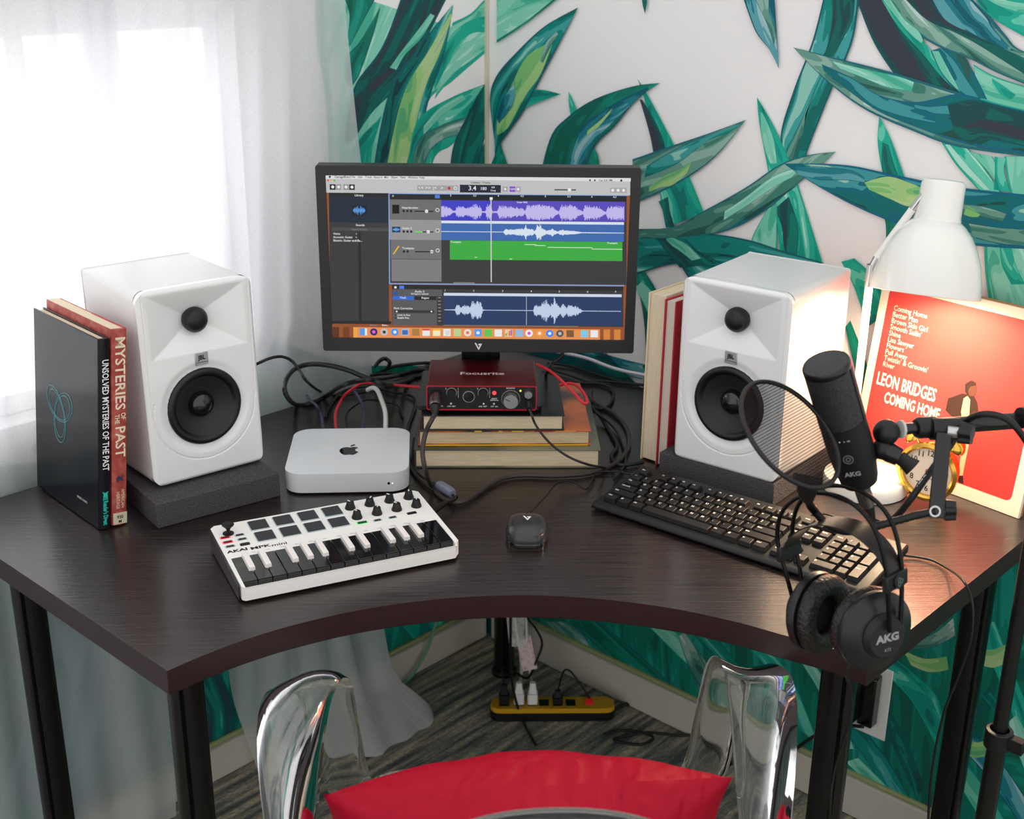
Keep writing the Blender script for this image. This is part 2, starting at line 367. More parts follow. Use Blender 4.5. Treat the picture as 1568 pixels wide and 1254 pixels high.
# behind the monitor, above the desk
for A, B, mi in [
 ([(855, 540), (910, 560), (985, 580)], [(900, 530), (940, 545), (1000, 560)], 8), ([(870, 560), (930, 600), (990, 640)], [(930, 540), (960, 570), (990, 600)], 3),
 ([(980, 350), (1040, 352), (1110, 372), (1200, 400)], [(980, 374), (1030, 390), (1060, 430), (1100, 470)], 0),
 ([(965, 400), (985, 470), (990, 560), (975, 660)], [(975, 395), (1010, 450), (1030, 520), (1040, 640)], 7),
 ([(975, 440), (1000, 500), (1010, 600)], [(985, 430), (1030, 480), (1060, 560)], 4), ([(985, 560), (1000, 590), (1010, 640)], [(1000, 550), (1030, 580), (1050, 640)], 3),
 ([(1290, 400), (1310, 440), (1330, 500)], [(1310, 395), (1345, 430), (1360, 480)], 1), ([(1296, 500), (1310, 560), (1330, 640)], [(1304, 490), (1330, 560), (1350, 640)], 7),
 ([(560, 540), (600, 560), (640, 600)], [(700, 530), (740, 560), (760, 600)], 7)]: R.leaf(A, B, mi)
# upper wall, right part
for A, B, mi in [
 ([(1330, -30), (1420, 60), (1600, 210)], [(1400, -60), (1500, -20), (1620, -30)], 1),
 ([(1390, -10), (1480, 30), (1600, 90)], [(1430, -20), (1500, 0), (1600, 20)], 4),
 ([(850, -20), (900, 90), (950, 200), (1030, 320), (1100, 400)], [(975, -20), (1060, 100), (1180, 240), (1310, 390), (1330, 420)], 3),
 ([(960, -10), (1040, 110), (1140, 220), (1230, 330), (1310, 395)], [(1010, -10), (1090, 110), (1190, 220), (1270, 330), (1312, 392)], 1),
 ([(735, -20), (680, 170), (600, 380), (545, 570), (575, 700)], [(880, -20), (850, 170), (760, 380), (665, 620), (640, 700)], 0),
 ([(770, -20), (760, 100), (740, 200), (720, 240)], [(860, -20), (850, 80), (800, 180), (770, 240)], 3),
 ([(700, 360), (650, 470), (610, 560), (560, 660)], [(650, 480), (640, 560), (620, 620), (600, 680)], 2),
 ([(445, 410), (455, 520), (490, 710), (525, 900), (545, 1110)], [(445, 410), (520, 540), (590, 700), (650, 880), (722, 1110)], 1),
 ([(520, 880), (550, 960), (560, 1050), (590, 1110)], [(580, 830), (610, 920), (620, 1000), (610, 1110)], 3),
 ([(460, 470), (462, 560), (480, 640), (500, 690)], [(470, 480), (500, 540), (520, 600), (530, 690)], 4),
 ([(490, 880), (430, 990), (415, 1060), (410, 1130)], [(530, 860), (530, 960), (530, 1040), (520, 1130)], 4),
 ([(962, 490), (955, 600), (975, 730)], [(962, 490), (1012, 590), (1070, 750)], 1), ([(975, 600), (972, 680), (980, 740)], [(1000, 610), (1020, 680), (1040, 740)], 3),
 ([(980, 900), (990, 960), (990, 1050)], [(1040, 900), (1040, 960), (1030, 1050)], 7),
 ([(1225, 600), (1290, 700), (1400, 820)], [(1330, 620), (1400, 700), (1480, 820)], 1), ([(1240, 610), (1300, 700), (1400, 800)], [(1260, 610), (1330, 690), (1430, 800)], 4),
 ([(1340, 640), (1400, 700), (1450, 760)], [(1440, 660), (1470, 720), (1500, 800)], 4), ([(1490, 660), (1500, 740), (1520, 820)], [(1600, 660), (1600, 760), (1600, 840)], 4),
 ([(1450, 660), (1450, 740), (1445, 800)], [(1500, 670), (1490, 720), (1515, 810)], 1),
 ([(1405, 1020), (1410, 1150), (1430, 1300)], [(1600, 1040), (1600, 1160), (1610, 1300)], 4), ([(1470, 1040), (1480, 1120), (1520, 1200)], [(1520, 1040), (1540, 1120), (1580, 1200)], 1),
 ([(-60, 330), (-30, 420), (-10, 540), (40, 850), (60, 960)], [(-60, 330), (0, 430), (90, 600), (170, 770), (222, 900)], 1),
 ([(-50, 420), (-20, 520), (0, 600), (20, 700)], [(-40, 420), (10, 500), (50, 590), (60, 650)], 3),
 ([(30, 850), (50, 900), (60, 960)], [(70, 830), (80, 900), (100, 960)], 3),
 ([(-60, 990), (200, 985), (400, 1010), (560, 1060), (730, 1110)], [(-60, 1200), (60, 1120), (200, 1120), (300, 1130), (500, 1140)], 0),
 ([(-20, 1010), (20, 1010), (60, 1060), (120, 1130)], [(60, 1000), (140, 1010), (200, 1060), (300, 1110)], 3),
 ([(60, 1010), (90, 1040), (120, 1060), (170, 1100)], [(80, 1000), (130, 1020), (160, 1040), (210, 1090)], 4),
 ([(780, 640), (660, 655), (540, 695), (400, 790), (220, 890), (80, 960), (-50, 965)], [(780, 640), (700, 710), (600, 790), (480, 890), (330, 970), (150, 1000), (-50, 1010)], 2),
 ([(640, 700), (520, 740), (400, 830), (310, 890)], [(590, 750), (500, 800), (400, 870), (305, 930)], 4),
 ([(620, 780), (520, 850), (440, 910), (330, 965)], [(600, 790), (500, 850), (420, 900), (330, 962)], 6),
 ([(560, 690), (700, 690), (850, 700), (1040, 740), (1300, 790), (1600, 830)], [(560, 690), (660, 760), (860, 870), (1080, 960), (1320, 1030), (1600, 1055)], 6),
 ([(610, 700), (740, 705), (850, 720), (900, 750)], [(620, 740), (720, 760), (820, 760), (900, 770)], 8),
 ([(900, 770), (1000, 745), (1100, 775), (1160, 800)], [(920, 800), (1010, 840), (1080, 870), (1150, 870)], 5),
 ([(1300, 860), (1400, 870), (1500, 900)], [(1310, 900), (1400, 920), (1480, 940)], 2), ([(1330, 870), (1350, 875), (1390, 905)], [(1320, 905), (1350, 915), (1380, 915)], 5),
 ([(1340, 940), (1480, 960), (1600, 970)], [(1360, 1000), (1480, 1030), (1600, 1045)], 2),
 ([(400, 505), (250, 560), (100, 610), (-40, 672)], [(400, 505), (260, 670), (100, 780), (-40, 862)], 2),
 ([(380, 520), (260, 565), (120, 620), (-20, 700)], [(330, 560), (230, 600), (110, 690), (-30, 750)], 0), ([(170, 680), (110, 720), (60, 740), (-10, 790)], [(150, 730), (90, 780), (40, 790), (-10, 810)], 5),
 ([(600, 200), (760, 240), (1000, 300), (1300, 390), (1450, 430), (1600, 500)], [(600, 200), (740, 340), (900, 460), (1100, 550), (1300, 620), (1600, 672)], 2),
 ([(720, 270), (850, 330), (960, 400), (1120, 430), (1300, 395), (1450, 430), (1600, 500)], [(730, 300), (830, 380), (960, 470), (1130, 540), (1300, 600), (1450, 630), (1600, 660)], 6),
 ([(1250, 440), (1350, 420), (1450, 440), (1600, 500)], [(1280, 560), (1350, 610), (1430, 590), (1600, 640)], 3),
 ([(760, 255), (900, 290), (1040, 320), (1110, 345)], [(800, 290), (900, 330), (1000, 370), (1100, 385)], 4),
 ([(1360, 270), (1460, 325), (1600, 395)], [(1390, 420), (1480, 445), (1600, 490)], 4), ([(1440, 330), (1500, 370), (1540, 400)], [(1440, 360), (1480, 400), (1520, 420)], 1),
 ([(1180, 215), (1240, 330), (1310, 395)], [(1255, 190), (1330, 250), (1420, 420)], 6), ([(1185, 215), (1230, 310), (1300, 385)], [(1215, 215), (1260, 300), (1305, 385)], 4), ([(1270, 210), (1310, 280), (1340, 350)], [(1300, 215), (1345, 270), (1345, 340)], 2),
 ([(960, -10), (1080, 110), (1200, 190), (1350, 250), (1470, 310), (1600, 395)], [(1340, -10), (1400, 40), (1450, 90), (1500, 150), (1560, 210), (1610, 260)], 2),
 ([(1150, -10), (1250, 110), (1330, 130), (1440, 190), (1530, 215)], [(1340, -10), (1420, 70), (1440, 110), (1480, 160), (1530, 213)], 8),
 ([(1060, -10), (1160, 80), (1290, 140), (1400, 200), (1600, 380)], [(1180, -10), (1240, 80), (1350, 140), (1500, 210), (1600, 290)], 3),
 ([(965, -10), (1040, 80), (1100, 150), (1150, 185)], [(1000, -10), (1070, 80), (1130, 130), (1152, 180)], 4),
 ([(540, 290), (500, 210), (440, 130), (385, -10)], [(540, 290), (535, 210), (530, 130), (520, -10)], 8),
 ([(520, 200), (500, 130), (470, 60), (430, -10)], [(520, 190), (525, 120), (500, 60), (500, -10)], 2)]: R.leaf(A, B, mi, cB)
# upper wall, part beside the corner
for A, B, mi in [
 ([(765, 190), (900, 100), (1045, -8)], [(765, -20), (900, -20), (1045, -20)], 4), ([(765, 190), (900, 100), (1045, -8)], [(765, 178), (900, 90), (1030, -8)], 7),
 ([(1410, -10), (1414, 20), (1425, 60)], [(1436, -10), (1432, 20), (1425, 60)], 0),
 ([(915, 396), (980, 400), (1050, 418)], [(870, 490), (960, 450), (1050, 418)], 1),
 ([(1085, 405), (1085, 450), (1100, 560)], [(1085, 405), (1115, 470), (1140, 560)], 1),
 ([(1180, 560), (1160, 640), (1120, 730)], [(1190, 650), (1215, 690), (1230, 730)], 7),
 ([(765, 560), (770, 650), (700, 730)], [(780, 640), (800, 690), (840, 730)], 7),
 ([(1127, 33), (980, 115), (860, 225), (765, 335), (735, 440), (755, 620)], [(1127, 33), (1040, 200), (960, 350), (880, 500), (780, 640), (757, 690)], 0),
 ([(1005, 185), (900, 250), (835, 370), (775, 500), (765, 590)], [(1015, 190), (960, 330), (890, 430), (820, 560), (770, 600)], 5),
 ([(1040, 150), (1010, 200), (970, 280)], [(1030, 140), (985, 190), (960, 270)], 2), ([(840, 370), (790, 440), (765, 520)], [(850, 420), (830, 480), (775, 550)], 8),
 ([(1492, 368), (1370, 383), (1200, 440), (1080, 520), (1000, 620), (935, 740)], [(1492, 368), (1390, 440), (1290, 560), (1190, 670), (1130, 740)], 7),
 ([(1440, 385), (1340, 430), (1240, 490), (1130, 590), (1040, 740)], [(1440, 395), (1330, 500), (1260, 570), (1180, 660), (1120, 740)], 8),
 ([(1280, 480), (1230, 530), (1170, 580)], [(1270, 500), (1220, 560), (1165, 600)], 5)]: R.leaf(A, B, mi, cA)
R.mb.add([(-.03, WY, 0), (3.2, WY, 0), (3.2, WY, 2.6), (-.03, WY, 2.6)], [(0, 1, 2, 3)], 0)
R.mb.box(-.15, 3.2, WY+.0002, WY+.1, 0, 2.6, 0)
tag(R.mb.build('wall_right', [WALL]+LEAF, None, smooth=0), 'white wall painted with a mural of large green and teal leaves', 'wall', kind='structure')

Lw = Mural(planeL)
wild(Lw, 14, (-.55, -.12, 1.82, 2.45), 8, lambda y, z: (WX, y, z))
Lw.leaf([(745, 560), (745, 1100)], [(-200, 560), (-200, 1700)], 7)
for A, B, mi in [([(600, 940), (640, 1000), (600, 1080)], [(700, 900), (690, 980), (660, 1050)], 1), ([(0, 900), (60, 1000), (0, 1200)], [(100, 860), (160, 1000), (140, 1300)], 8),
 ([(200, 1000), (260, 1100), (230, 1254)], [(320, 1000), (360, 1100), (330, 1254)], 3), ([(-100, 640), (60, 700), (200, 900)], [(-100, 600), (120, 640), (300, 860)], 0),
 ([(400, 560), (500, 640), (600, 760)], [(420, 520), (560, 580), (700, 700)], 3), ([(430, 930), (500, 980), (560, 1080)], [(520, 900), (580, 960), (620, 1060)], 0)]: Lw.leaf(A, B, mi)
for A, B, mi in [
 ([(-200, -20), (-100, 300), (-40, 740)], [(760, -20), (764, 60), (764, 186)], 0)]: pass
for A, B, mi in [
 ([(20, 760), (0, 500), (-40, 200), (-60, -30)], [(372, 740), (440, 480), (560, 360), (763, 186)], 4),
 ([(560, 100), (640, 60), (700, 0), (764, -20)], [(480, 440), (560, 340), (640, 280), (763, 186)], 4),
 ([(740, 150), (640, 150), (560, 250), (480, 400)], [(740, 60), (620, 100), (540, 180), (470, 330)], 1),
 ([(60, -20), (100, 60), (90, 180)], [(240, -20), (180, 60), (100, 210)], 7),
 ([(355, -30), (250, 200), (130, 370), (90, 520), (80, 640)], [(570, -30), (430, 200), (370, 340), (210, 490), (120, 625)], 3),
 ([(460, 60), (400, 140), (330, 230), (280, 300)], [(480, 70), (420, 170), (350, 240), (310, 310)], 4),
 ([(240, 28), (150, 180), (85, 260), (85, 370)], [(240, 28), (205, 160), (145, 330), (105, 390)], 7),
 ([(560, 20), (400, 220), (270, 430), (185, 740)], [(562, 30), (520, 250), (445, 480), (365, 740)], 0),
 ([(550, 60), (450, 230), (330, 450), (240, 740)], [(560, 60), (505, 230), (425, 430), (320, 740)], 5),
 ([(220, 540), (150, 610), (110, 680), (110, 740)], [(245, 510), (220, 600), (200, 680), (190, 740)], 1),
 ([(700, 375), (560, 430), (420, 515), (372, 640), (350, 740)], [(735, 420), (640, 520), (560, 640), (480, 700), (440, 740)], 1),
 ([(600, 420), (500, 480), (430, 560)], [(620, 440), (520, 510), (430, 600)], 4), ([(620, 520), (500, 560), (400, 640), (360, 740)], [(600, 600), (520, 620), (450, 690), (400, 740)], 2),
 ([(740, 328), (690, 390), (620, 520), (560, 660), (535, 740)], [(745, 330), (740, 420), (735, 500), (700, 620), (640, 740)], 3),
 ([(640, 740), (690, 660), (730, 600), (758, 560)], [(760, 740), (760, 700), (760, 650), (760, 600)], 7)]: Lw.leaf(A, B, mi, cA)
WIN = (-1.42, -.607, .84, 1.466)   # y0,y1,z0,z1
y0, y1, z0, z1 = WIN
for a, b, c, d in ((-4.0, y0, 0, 2.6), (y1, .1, 0, 2.6), (y0, y1, 0, z0), (y0, y1, z1, 2.6)):
    Lw.mb.box(-.15, WX, a, b, c, d, 0)
# drop mural geometry that would hang in the window opening
keep = [i for i, f in enumerate(Lw.mb.f) if Lw.mb.m[i] == 0 or not (y0-.02 < sum(Lw.mb.v[k].y for k in f)/len(f) < y1+.02 and sum(Lw.mb.v[k].z for k in f)/len(f) > z0-.04)]
keep = [i for i in keep if Lw.mb.m[i] == 0 or sum(Lw.mb.v[k].y for k in Lw.mb.f[i])/len(Lw.mb.f[i]) < WY]
Lw.mb.f = [Lw.mb.f[i] for i in keep]; Lw.mb.m = [Lw.mb.m[i] for i in keep]; Lw.mb.uv = [Lw.mb.uv[i] for i in keep]
tag(Lw.mb.build('wall_left', [WALL]+LEAF, None, smooth=0), 'wall left of the corner with the window, painted with green leaves', 'wall', kind='structure')
BB = mat('baseboard_paint', (196, 190, 178), .5)
BG = mat('baseboard_paint_line', (150, 160, 110), .6)
mb = MB(); mb.box(0, 3.2, -.004, WY-.0003, 0.002, .085, 0); mb.box(0, 3.2, .002, WY-.0003, .085, .094, 1); tag(mb.build('baseboard_right', [BB, BG], None, bevel=.003), 'cream baseboard under the right wall', 'baseboard', kind='structure')
mb = MB(); mb.box(WX+.0003, -.012, -4.0, -.006, 0.002, .075, 0); mb.box(WX+.0003, -.02, -4.0, -.006, .075, .084, 1); tag(mb.build('baseboard_left', [BB, BG], None, bevel=.003), 'cream baseboard under the left wall', 'baseboard', kind='structure')
mb = MB(); mb.box(WX+.0005, WX+.006, WY-.009, WY-.0005, .09, 2.6); tag(mb.build('trim_1', mat('corner_tape', (206, 204, 180), .6), None), 'narrow pale strip in the wall corner', 'trim', kind='structure')
# window
WF = mat('window_frame_paint', (235, 235, 235), .4)
win = thing('window_1', None, None, (-.10, (y0+y1)/2, z0)); tag(win, 'bright window behind the sheer curtains', 'window', kind='structure')
hw = (y1-y0)/2-.001; hh = z1-z0-.001; mb = MB()
for a, b, c, d in ((-hw, hw, 0.001, .035), (-hw, hw, hh-.03, hh), (-hw, -hw+.03, .035, hh-.03), (hw-.03, hw, .035, hh-.03), (.02, .05, .035, hh-.03)):
    mb.box(-.02, .02, a, b, c, d)
mb.build('window_frame', WF, win, bevel=.002)
pm = bpy.data.materials.new('window_glass'); nt, b = NT(pm); g = nt.nodes.new('ShaderNodeBsdfGlossy'); g.inputs['Roughness'].default_value = .02
t = nt.nodes.new('ShaderNodeBsdfTransparent'); mx = nt.nodes.new('ShaderNodeMixShader'); mx.inputs[0].default_value = .06
nt.links.new(t.outputs[0], mx.inputs[1]); nt.links.new(g.outputs[0], mx.inputs[2]); nt.links.new(mx.outputs[0], nt.nodes['Material Output'].inputs[0])
for a, b_ in ((-hw+.03, .02), (.05, hw-.03)):
    mb = MB(); mb.box(-.002, .002, a, b_, .035, hh-.03); mb.build('pane', pm, win)
# sheer curtains
cm = bpy.data.materials.new('sheer_curtain'); nt, b = NT(cm); N = nt.nodes.new; l = nt.links.new
df = N('ShaderNodeBsdfDiffuse'); tl = N('ShaderNodeBsdfTranslucent'); tp = N('ShaderNodeBsdfTransparent')
for q in (df, tl): q.inputs[0].default_value = L3((236, 237, 240))
tp.inputs[0].default_value = (1, 1, 1, 1)
m1 = N('ShaderNodeMixShader'); m1.inputs[0].default_value = .5; m2 = N('ShaderNodeMixShader')
tc = N('ShaderNodeTexCoord'); ns = N('ShaderNodeTexNoise'); ns.inputs['Scale'].default_value = 420; mr = N('ShaderNodeMapRange'); mr.inputs['To Min'].default_value = .18; mr.inputs['To Max'].default_value = .38
l(tc.outputs['Object'], ns.inputs['Vector']); l(ns.outputs['Fac'], mr.inputs['Value']); l(mr.outputs[0], m2.inputs[0])
l(df.outputs[0], m1.inputs[1]); l(tl.outputs[0], m1.inputs[2]); l(m1.outputs[0], m2.inputs[1]); l(tp.outputs[0], m2.inputs[2]); l(m2.outputs[0], nt.nodes['Material Output'].inputs[0])
bp = N('ShaderNodeBump'); bp.inputs['Strength'].default_value = .15; bp.inputs['Distance'].default_value = .001; l(ns.outputs['Fac'], bp.inputs['Height']); l(bp.outputs[0], df.inputs['Normal'])
def curtain(ya, yb, xoff, seed, label, flare):
    r = random.Random(seed); ny, nz = 300, 60; ph = [r.uniform(0, 6.28) for _ in range(6)]; mb = MB(); v = []; f = []
    for j in range(nz+1):
        z = 1.95*(1-j/nz)+.004
        A, B = ya(z), yb(z)
        for i in range(ny+1):
            s = i/ny; y = A+(B-A)*s
            amp = .024 if z > .85 else (.012 if z > .7 else .020)
            if .66 < z < .84: amp = .011
            yy = y+.05*(1.5-z)*math.sin(3*y+ph[5])
            w = .45*math.sin(26*yy+ph[0])+.3*math.sin(47*yy+ph[1]+z*1.2)+.25*math.sin(95*yy+ph[2]-z)
            # pinch towards thin ridges
            w = math.copysign(abs(w)**.8, w)
            x = xoff+(.004 if .6 < z < .9 else .014)+amp*w
            if z < .45 and flare: x += flare*((.45-z)/.45)**2*max(0, math.sin(PI*min(1, max(0, (y+.62)/.36))))**.7
            mxx = .018 if .69 < z < .79 else 9
            v.append((max(WX+.004, min(x, mxx)), y, z))
    for j in range(nz):
        for i in range(ny): a = j*(ny+1)+i; f.append((a, a+1, a+ny+2, a+ny+1))
    mb.add(v, f); o = mb.build('sheer_curtain', cm, None, smooth=180); return tag(o, label, 'curtain')
def ye(z): return float(np.interp(z, [0, .12, .4, .75, 1.2, 1.5, 2], [-.31, -.40, -.37, -.365, -.381, -.392, -.40]))
curtain(lambda z: -2.3, lambda z: -.855-.06*max(0, .7-z), -.002, 3, 'white sheer curtain panel at the left edge, behind the two upright books', 0)
curtain(lambda z: float(np.interp(z, [0, .45, .7, .85, 1.2, 2], [-.70, -.80, -.845, -.865, -.90, -.96])), ye, .010, 11, 'white sheer curtain panel hanging nearest the wall corner, its hem trailing on the carpet', .15)
# ------------------------------------------------------------------ loudspeakers on foam pads
GRAYFOAM = mat('grey_foam', (66, 64, 66), .95, spec=.1, bump=(380, .9, .002), var=(520, (92, 90, 92), .4, .65))
conem = mat('woofer_cone', (26, 26, 28), .5); surr = mat('woofer_rubber', (14, 14, 15), .38)
def speaker(label, loc, rz, tw):
    t = thing('loudspeaker', label, 'speaker', loc, rz, None); t.rotation_euler = (math.radians(-tw), 0, rz)
    W, H, D = .186, .304, .207
    # cabinet, slightly narrower at the back (local -y is the front)
    mb = MB(); n = 10
    fr = rrect(-W/2, W/2, 0, H, .016, n); bk = rrect(-W/2+.002, W/2-.002, .001, H-.001, .004, n); k = len(fr)
    v = [(x, -D/2+.012, z) for x, z in fr]+[(x, -D/2+.04, z) for x, z in fr]+[(x, D/2, z) for x, z in bk]
    f = [tuple(range(2*k, 3*k))]
    for a in (0, k):
        for i in range(k): f.append((a+i, a+k+i, a+k+(i+1) % k, a+(i+1) % k))
    mb.add(v, f); mb.build('cabinet', whiteplastic, t, smooth=35, bevel=.0012)
    # front baffle as a relief: horn around the tweeter, dished ring round the woofer
    mb = MB(); nx, nz = 150, 240; v = []; f = []
    zt, zw = .2475, .112
    def hor(x, z):
        a, b = .078, .049
        q = max(abs(x)/a, abs(z-zt)/b)
        d = .024*(max(0, 1-q)**1.15)
        # raised cross fins from the corners
        r = math.hypot(x, z-zw)
        if r < .0565: d = max(d, .020)
        elif r < .060: d = max(d, .020*(.060-r)/.0035)
        elif r < .076: d = max(d, .0035*(.5+.5*math.cos((r-.060)/.016*PI)))
        if .0845 > r > .0825 and z < zw+.02: d = max(d, .001)
        e = min(W/2-abs(x), z, H-z); 
        if abs(x) > .0850 and abs(x) < .0862 and z > zw: d = max(d, .0008)
        return d
    R0 = .018
    for j in range(nz+1):
        z = H*j/nz; e = min(z, H-z); hw = W/2
        if e < R0: hw = W/2-R0+math.sqrt(max(0, R0*R0-(R0-e)**2))
        for i in range(nx+1):
            x = -hw+2*hw*i/nx
            edge = min(hw-abs(x), e if e < R0 else 9); 
            y = -D/2+hor(x, z)+.004*max(0, 1-min(W/2-abs(x), z, H-z)/.006)**2
            v.append((x, y, z))
    for j in range(nz):
        for i in range(nx): a = j*(nx+1)+i; f.append((a, a+1, a+nx+2, a+nx+1))
    mb.add(v, f)
    rim = [i for i in range(nx+1)]+[j*(nx+1)+nx for j in range(1, nz+1)]+[nz*(nx+1)+i for i in range(nx-1, -1, -1)]+[j*(nx+1) for j in range(nz-1, 0, -1)]
    b0 = len(v); mb.add([(v[i][0], -D/2+.0125, v[i][2]) for i in rim], [], 0)
    for q in range(len(rim)):
        q2 = (q+1) % len(rim); mb.f.append([rim[q], b0+q, b0+q2, rim[q2]]); mb.m.append(0); mb.uv.append(None)
    mb.build('front_baffle', whitegloss, t, smooth=38)
    M = T(0, -D/2, zw) @ Rx(90)   # local z -> -y (outwards)
    wf = MB().lathe([(.0605, -.006), (.0608, -.001), (.058, .0022), (.053, .0028), (.0495, .000), (.048, -.003), (.0465, -.004)], 64, 0, M).build('woofer', surr, t, smooth=60)
    MB().lathe([(.0475, -.0035), (.040, -.007), (.018, -.0185), (.0, -.0188)], 64, 0, M).build('cone', conem, wf, smooth=60)
    MB().lathe([(.0205, -.017), (.0195, -.010), (.015, -.0045), (.008, -.0018), (0, -.001)], 40, 0, M).build('dust_cap', glossblack, wf, smooth=60)
    M = T(0, -D/2, zt) @ Rx(90)
    MB().lathe([(.0175, -.022), (.0175, -.004), (.0165, -.0005), (.0125, .003), (.006, .0052), (0, .0056)], 36, 0, M).lathe([(.0178, -.0215), (.0192, -.014), (.0192, -.006), (.0176, -.004)], 36, 0, M).build('tweeter', black, t, smooth=50)
    bd = MB().box(-.0105, .0105, -D/2-.0018, -D/2+.001, .179, .1985).build('badge', silver, t, bevel=.0008)
    M = T(0, -D/2-.002, .1905) @ Rx(90)
    MB().text('JBL', .0095, 0, M, sx=.9, bold=.0004).box(-.0092, .0092, -.0078, -.0070, -.0001, .0001, 0, M).build('badge_lettering', black, bd, smooth=0)
    return t
SP1 = speaker('white two-way speaker in front of the window, beside the two upright books', (.1665, -.9015, .7926), math.radians(82.0), 1.2)
SP2 = speaker('white two-way speaker between the upright cream books and the lamp', (.8215, -.2335, .7902), math.radians(5.0), 0)
def foam(label, c, rz, w, d, h, cut):
    mb = MB(); mb.box(-w/2, w/2, -d, 0, 0, h); o = mb.build('foam_pad', GRAYFOAM, None, bevel=.0015)
    o.location = c; o.rotation_euler = (0, 0, rz); tag(o, label, 'foam pad'); return o
a = math.radians(79.8); n_ = np.array([math.sin(a), -math.cos(a)])
fo = foam('charcoal foam pad under the speaker by the window', (.315-n_[0]*.0, -.934-n_[1]*.0, .7502), a, .203, .225, .0395, 0)
fo.data.transform(T(0, .225, 0))
fo = foam('charcoal foam pad under the speaker by the lamp', (.815, -.336, .7502), math.radians(5), .209, .225, .0395, 0)
fo.data.transform(T(0, .225, 0))

# ------------------------------------------------------------------ books
def pagem(nm, c, c2): return mat(nm, c, .9, spec=.1, var=(30, c2, .35, .65, (1, 1, 60)))
pgA = pagem('cream_pages', (226, 210, 180), (200, 182, 150)); pgB = pagem('aged_pages', (214, 196, 164), (186, 164, 128)); pgV = mat('upright_pages', (228, 214, 190), .9, spec=.1, var=(30, (204, 186, 158), .35, .65, (60, 1, 1)))
def book_flat(label, c, rz, w, d, h, cover_m, page_m, cov=.0028, grp='books stacked under the red audio interface', spine='back'):
    t = thing('book', label, 'book', c, rz, grp)
    mb = MB(); mb.box(-w/2, w/2, -d/2, d/2, 0, cov, 0); mb.box(-w/2, w/2, -d/2, d/2, h-cov, h, 0); mb.box(-w/2, w/2, d/2-.003, d/2, cov, h-cov, 0)
    mb.build('cover', cover_m, t, bevel=.0008)
    mb = MB(); mb.box(-w/2+.004, w/2-.004, -d/2+.004, d/2-.0032, cov+.0001, h-cov-.0001); mb.build('page_block', page_m, t)
    return t
def covermix(nm, cols, sc=(14, 14, 14), rough=.25):
    m = bpy.data.materials.new(nm); nt, b = NT(m); N = nt.nodes.new; l = nt.links.new; tc = N('ShaderNodeTexCoord'); mp = N('ShaderNodeMapping'); mp.inputs['Scale'].default_value = sc
    n1 = N('ShaderNodeTexNoise'); n1.inputs['Scale'].default_value = 1; r = N('ShaderNodeValToRGB'); e = r.color_ramp.elements; e[0].position = .3; e[0].color = L3(cols[0]); e[1].position = .7; e[1].color = L3(cols[-1])
    for i, c in enumerate(cols[1:-1]): k = e.new(.3+.4*(i+1)/(len(cols)-1)); k.color = L3(c)
    l(tc.outputs['Object'], mp.inputs[0]); l(mp.outputs[0], n1.inputs['Vector']); l(n1.outputs['Fac'], r.inputs[0]); l(r.outputs[0], b.inputs['Base Color']); b.inputs['Roughness'].default_value = rough; return m
rzS = math.radians(44)
fx, fy = .514, -.502      # middle of the stack's front edge
def back(d, rz=rzS, x=0): return (fx-math.sin(rz)*d+math.cos(rz)*x, fy+math.cos(rz)*d+math.sin(rz)*x)
bx, by = back(.125); book_flat('thick dark green hardback at the bottom of the stack under the red interface', (bx, by, .7502), rzS, .312, .25, .034, covermix('dark_green_cover', [(24, 30, 28), (52, 62, 54), (130, 128, 104)], (5, 5, 5)), pgA, .0025)
bx, by = back(.135, x=-.006); bm_ = book_flat('brown and orange jacketed book in the middle of the stack under the monitor', (bx, by, .7846), rzS+.01, .290, .24, .0275, covermix('brown_orange_jacket', [(34, 24, 20), (70, 40, 28), (206, 104, 40), (90, 44, 30)], (7, 7, 7)), pgB, .0028)
MB().box(-.138, .14, -.1203, -.1200, .0002, .0024).build('yellow_edge', mat('yellow_edge', (230, 176, 30), .5), bm_)
mb = MB()
for i, (xx, ww, q) in enumerate([(-.05, .012, 1), (-.01, .006, 1), (.012, .02, 1), (.05, .03, 2), (.085, .035, 3), (-.02, .004, 2)]):
    mb.box(xx, xx+ww, -.1203, -.1200, .0249, .0273, q-1)
mb.build('jacket_print', [mat('print_yellow', (222, 178, 50), .5), mat('print_red', (170, 40, 36), .5), mat('print_orange', (226, 140, 60), .5)], bm_)
bx, by = back(.120, x=-.026); book_flat('small black hardback on top of the stack, under the monitor foot', (bx+.004, by-.002, .8122), rzS+.005, .238, .205, .0275, mat('black_book_cover', (20, 20, 22), .35), pgA, .0022)

